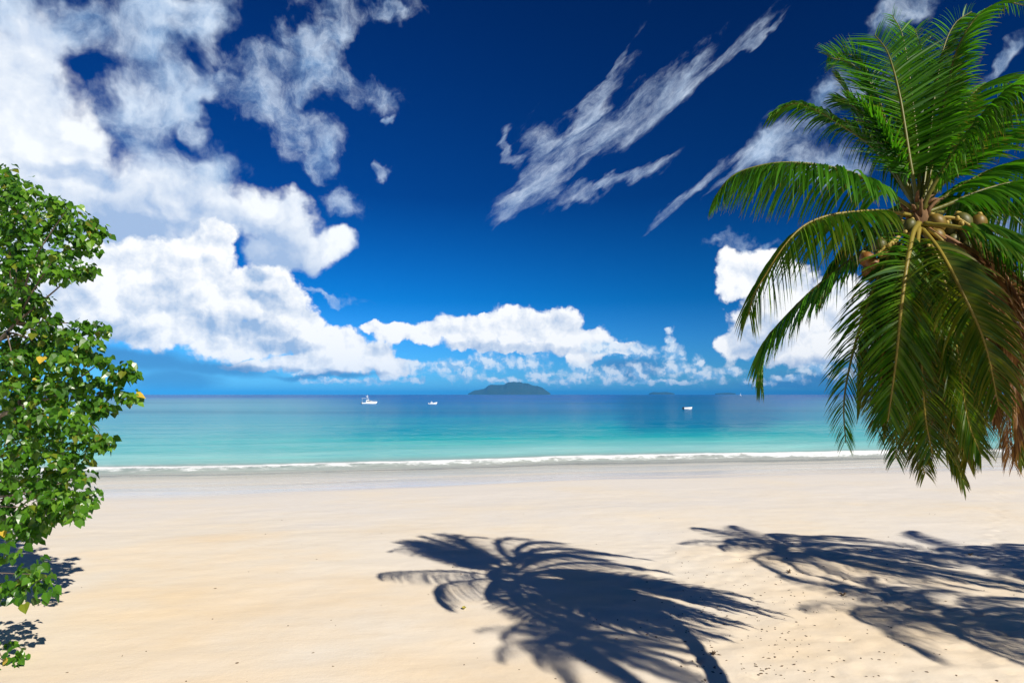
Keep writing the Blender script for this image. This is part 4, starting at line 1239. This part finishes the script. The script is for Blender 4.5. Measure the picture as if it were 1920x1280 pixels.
def hull_mesh(L, Wd, H, bow=1.0, sheer=0.35, n=18):
    """A boat hull, stern at x=0, bow at x=L, keel 0.25 below the water, decked over."""
    mb = MB()
    for i in range(n):
        s = i / (n - 1)
        hw = Wd / 2 * (1 - max(0, (s - .45) / .55) ** 2.2 * .97) * (.92 + .08 * min(1, s / .3))
        top = H * (1 + sheer * s * s)
        keel = -.25 + .25 * max(0, (s - .6) / .4) ** 2 * 1.2
        x = L * s + (bow * .12 * L * 0)
        xt = x + .10 * L * max(0, (s - .7) / .3) ** 2
        mb.v += [(x, 0, keel), (x, hw * .72, keel + .18), (x + (xt - x) * .5, hw * .95, .35 * top), (xt, hw, top), (xt, hw * .86, top - .02), (xt, -hw * .86, top - .02), (xt, -hw, top), (x + (xt - x) * .5, -hw * .95, .35 * top), (x, -hw * .72, keel + .18)]
    k = 9
    for i in range(n - 1):
        for j in range(k):
            mb.f.append((i * k + j, (i + 1) * k + j, (i + 1) * k + (j + 1) % k, i * k + (j + 1) % k))
    mb.f.append(tuple(range(k)))
    mb.f.append(tuple((n - 1) * k + j for j in range(k))[::-1])
    mb.a = [0] * len(mb.v)
    return mb


def place(root, rz):
    root.rotation_euler = (0, 0, rz)


def local(mb, root):
    l = root.location
    mb.v = [(x + l.x, y + l.y, z + l.z) for x, y, z in mb.v]
    return mb


# fishing boat with bridge, awning, mast and outriggers
g = sea_at(693, 757.5)
S_ = g.y / FPX                                    # metres per pixel there
fb = empty('fishing_boat', (g.x - 14.5 * S_, g.y, SEA_Z), 'white fishing boat with a mast and raised bridge, leftmost boat on the water', 'boat')
Lb = 28 * S_
u = Lb / 10.0
local(hull_mesh(Lb * .93, 3.2 * u, 1.05 * u, sheer=.75), fb).build('hull', MAT_WHITE, fb, True)
mb = MB(); mb.box((4.6 * u, 0, 1.75 * u), (3.4 * u, 2.3 * u, 1.3 * u)); mb.box((5.6 * u, 0, 1.45 * u), (3.6 * u, 1.9 * u, .7 * u)); local(mb, fb)
cabn = mb.build('cabin', MAT_WHITE, fb)
mb = MB()
for sy in (-1, 1): mb.box((4.7 * u, sy * 1.16 * u, 1.95 * u), (2.6 * u, .03 * u, .5 * u))
mb.box((6.32 * u, 0, 2.05 * u), (.04 * u, 2.0 * u, .45 * u)); local(mb, fb).build('cabin_window', MAT_GLASS, cabn)
mb = MB(); mb.box((3.9 * u, 0, 2.75 * u), (1.6 * u, 1.9 * u, .6 * u)); local(mb, fb).build('bridge', MAT_WHITE, fb)
mb = MB(); mb.box((2.3 * u, 0, 3.95 * u), (4.6 * u, 2.3 * u, .16 * u)); local(mb, fb).build('awning', MAT_CANVAS, fb)
for (x, y) in ((.3, 1), (.3, -1), (4.2, 1), (4.2, -1)):
    mb = MB(); mb.tube([(x * u, y * u, .95 * u), (x * u, y * u, 3.9 * u)], .06 * u, 6); local(mb, fb).build('awning_post', MAT_STEEL, fb)
mb = MB(); mb.tube([(3.6 * u, 0, 3.95 * u), (3.55 * u, 0, 6.4 * u)], [.11 * u, .06 * u], 6); mb.box((3.6 * u, 0, 5.3 * u), (.9 * u, .5 * u, .5 * u)); local(mb, fb).build('mast', MAT_WHITE, fb)
for sy in (-1, 1):
    mb = MB(); mb.tube([(4.2 * u, sy * u, 3.9 * u), (2.6 * u, sy * 1.9 * u, 5.7 * u)], .045 * u, 5); local(mb, fb).build('outrigger_pole', MAT_WHITE, fb)
mb = MB()
for k in range(6): mb.tube([(6.3 * u + k * .62 * u, (1.1 - k * .19) * u, 1.3 * u), (6.3 * u + k * .62 * u, (1.1 - k * .19) * u, 2.3 * u)], .035 * u, 5)
mb.tube([(6.3 * u, 1.1 * u, 2.25 * u), (9.6 * u, .15 * u, 2.6 * u)], .05 * u, 5); mb.tube([(6.3 * u, -1.1 * u, 2.25 * u), (9.6 * u, -.15 * u, 2.6 * u)], .05 * u, 5)
local(mb, fb).build('bow_rail', MAT_STEEL, fb)
mb = MB(); mb.box((-.22 * u, 0, .75 * u), (.5 * u, .9 * u, 1.0 * u)); mb.box((-.2 * u, 0, .1 * u), (.25 * u, .3 * u, .9 * u)); local(mb, fb).build('outboard_motor', MAT_DARK, fb)
place(fb, R(4))

# speedboat with raked windscreen, bow up to the right
g = sea_at(812, 758)
S_ = g.y / FPX
sb = empty('speedboat', (g.x - 8 * S_, g.y, SEA_Z), 'small white speedboat with a pointed bow left of the island', 'boat')
u = 15.5 * S_ / 5.0
local(hull_mesh(4.7 * u, 1.9 * u, .62 * u, sheer=1.35), sb).build('hull', MAT_WHITE, sb, True)
mb = MB(); mb.box((1.7 * u, 0, .95 * u), (1.1 * u, 1.2 * u, .75 * u)); local(mb, sb).build('console', MAT_WHITE, sb)
mb = MB(); mb.add([(2.1 * u, -.6 * u, 1.3 * u), (2.1 * u, .6 * u, 1.3 * u), (1.5 * u, .5 * u, 2.0 * u), (1.5 * u, -.5 * u, 2.0 * u), (2.05 * u, -.6 * u, 1.3 * u), (2.05 * u, .6 * u, 1.3 * u), (1.45 * u, .5 * u, 2.0 * u), (1.45 * u, -.5 * u, 2.0 * u)],
                   [(0, 1, 2, 3), (7, 6, 5, 4), (0, 4, 5, 1), (1, 5, 6, 2), (2, 6, 7, 3), (3, 7, 4, 0)]); local(mb, sb).build('windscreen', MAT_CANVAS, sb)
mb = MB(); mb.box((-.15 * u, 0, .6 * u), (.4 * u, .5 * u, .8 * u)); local(mb, sb).build('outboard_motor', MAT_WHITE, sb)
place(sb, R(-6))

# open dinghy with a dark outboard
g = sea_at(1289, 767.5)
S_ = g.y / FPX
db = empty('dinghy', (g.x - 7 * S_, g.y, SEA_Z), 'open white dinghy with a dark outboard motor, rightmost boat on dark blue water', 'boat')
u = 16.5 * S_ / 4.0
local(hull_mesh(3.6 * u, 1.6 * u, .95 * u, sheer=.22), db).build('hull', MAT_WHITE, db, True)
mb = MB(); mb.box((-.28 * u, 0, .55 * u), (.55 * u, .6 * u, .85 * u)); mb.tube([(-.3 * u, 0, .3 * u), (-.36 * u, 0, -.4 * u)], .12 * u, 6); mb.box((-.2 * u, 0, 1.02 * u), (.5 * u, .5 * u, .2 * u)); local(mb, db).build('outboard_motor', MAT_DARK, db)
for x in (.9, 2.0):
    mb = MB(); mb.box((x * u, 0, .97 * u), (.3 * u, 1.3 * u, .06 * u)); local(mb, db).build('bench', MAT_WHITE, db)
place(db, R(3))

# a sail right on the skyline
g = at(1387.5, 739.2, 2500.0)
sy_ = 2500.0 / FPX
sl_b = empty('sailing_boat', (g.x, 2500.0, SEA_Z), 'tiny white sailing boat on the far skyline right of the dinghy', 'boat')
local(hull_mesh(3.2 * sy_, 1.0 * sy_, .45 * sy_), sl_b).build('hull', MAT_WHITE, sl_b, True)
mb = MB(); mb.tube([(1.4 * sy_, 0, .3 * sy_), (1.4 * sy_, 0, 5.4 * sy_)], .08 * sy_, 5); local(mb, sl_b).build('mast', MAT_STEEL, sl_b)
mb = MB()
mb.add([(1.3 * sy_, -.04, .7 * sy_), (-.2 * sy_, -.04, .7 * sy_), (1.3 * sy_, -.04, 5.2 * sy_), (1.3 * sy_, .04, .7 * sy_), (-.2 * sy_, .04, .7 * sy_), (1.3 * sy_, .04, 5.2 * sy_)], [(0, 1, 2), (5, 4, 3), (0, 3, 4, 1), (1, 4, 5, 2), (2, 5, 3, 0)])
local(mb, sl_b).build('sail', MAT_CANVAS, sl_b)

# litter on the sand
MAT_HUSK = simple_mat('dry_leaf_brown', (0.13, 0.085, 0.05), 0.9, 0.5, 20.0)
MAT_YLEAF = simple_mat('fallen_leaf_yellow', (0.42, 0.36, 0.06), 0.6, 0.3, 20.0)
mb = MB()


def chip(mb, x, y, s, a_):
    z = sand_z(x, y) + s * .12
    pts = []
    for k in range(6):
        an = a_ + k * 1.047
        rr = s * random.uniform(.55, 1.1) * (1.0 if k % 3 else 1.6)
        pts.append((x + math.cos(an) * rr, y + math.sin(an) * rr, z + random.uniform(-.1, .2) * s))
    low = [(p_[0] * .5 + x * .5, p_[1] * .5 + y * .5, z - s * .3) for p_ in pts]
    mb.add(pts + low + [(x, y, z + s * .45)], [(i, (i + 1) % 6, 12) for i in range(6)] + [((i + 1) % 6, i, 6 + i, 6 + (i + 1) % 6) for i in range(6)])


for k in range(420):
    r_ = random.random()
    if r_ < .62: x, y = random.gauss(1440, 140), random.uniform(1050, 1278)
    elif r_ < .78: x, y = random.uniform(1240, 1910), random.uniform(985, 1278)
    else: x, y = random.uniform(20, 1900), random.uniform(960, 1278) ** 1.0
    if y < 950 or not (0 < x < 1920): continue
    g = ground_at(x, y)
    chip(mb, g.x, g.y, random.choice((.012, .016, .02, .02, .028)), random.uniform(0, 6))
tag(mb.build('litter', MAT_HUSK), kind='stuff')


def fallen_leaf(px, py, size, label, mat, name='fallen_leaf', group=None):
    g = ground_at(px, py)
    z = sand_z(g.x, g.y)
    mb = MB()
    n = 9
    a_ = random.uniform(0, 6)
    for i in range(n):
        s = i / (n - 1)
        w = size * .34 * math.sin(math.pi * min(1, s * .96 + .03)) ** .8
        cx, cz = (s - .5) * size, z + .02 + size * .22 * (s - .5) ** 2 * 2
        for yy, dz_ in ((-w, size * .10), (0, 0), (w, size * .12)):
            for th in (0, .004):
                mb.v.append((g.x + cx * math.cos(a_) - yy * math.sin(a_), g.y + cx * math.sin(a_) + yy * math.cos(a_), cz + dz_ - th))
    for i in range(n - 1):
        b, c = i * 6, (i + 1) * 6
        mb.f += [(b, c, c + 2, b + 2), (b + 2, c + 2, c + 4, b + 4), (b + 1, b + 3, c + 3, c + 1), (b + 3, b + 5, c + 5, c + 3), (b, b + 1, c + 1, c), (b + 4, c + 4, c + 5, b + 5)]
    o = mb.build(name, mat)
    o.data.transform(__import__('mathutils').Matrix.Translation((-g.x, -g.y, -z)))
    o.location = (g.x, g.y, z)
    return tag(o, label, 'leaf', group)


fallen_leaf(870, 1143, .15, 'yellow fallen leaf on bare sand left of the palm trunk shadow', MAT_YLEAF)


def husk(px, py, size, label, seed):
    r = random.Random(seed)
    g = ground_at(px, py)
    z = sand_z(g.x, g.y)
    mb = MB()
    for k in range(9):
        a_ = r.uniform(0, 6.28)
        d_ = Vector((math.cos(a_), math.sin(a_), r.uniform(.1, .8))) * size * r.uniform(.4, 1)
        mb.tube([(0, 0, .01), tuple(d_ * .5 + Vector((0, 0, .02))), tuple(d_)], [size * .13, size * .10, size * .03], 5)
    o = mb.build('dry_husk', MAT_HUSK)
    o.location = (g.x, g.y, z)
    tag(o, label, 'husk')


husk(1479, 1074, .14, 'dark ragged husk on bright sand between the two big palm shadows', 1)
husk(1581, 1116, .13, 'brown husk close under the left tip of the right palm shadow', 2)
husk(1337, 1228, .11, 'small brown husk on pale sand just above the bottom shadow', 3)
husk(1818, 1040, .13, 'dark husk beside the shadow at the right edge of the sand', 4)

# sea air: the far island and skyline pale to blue through it
m, t, out = material('sea_air')
vp = t.new('ShaderNodeVolumePrincipled')
vp.inputs['Color'].default_value = (0.05, 0.42, 0.95, 1)
vp.inputs['Density'].default_value = 0.000065
vp.inputs['Anisotropy'].default_value = -0.35
t.nt.links.new(vp.outputs[0], out.inputs['Volume'])
mb = MB()
mb.box((0, 20000, 100), (130000, 100000, 220))
hz = mb.build('haze', m)
hz['kind'] = 'stuff'
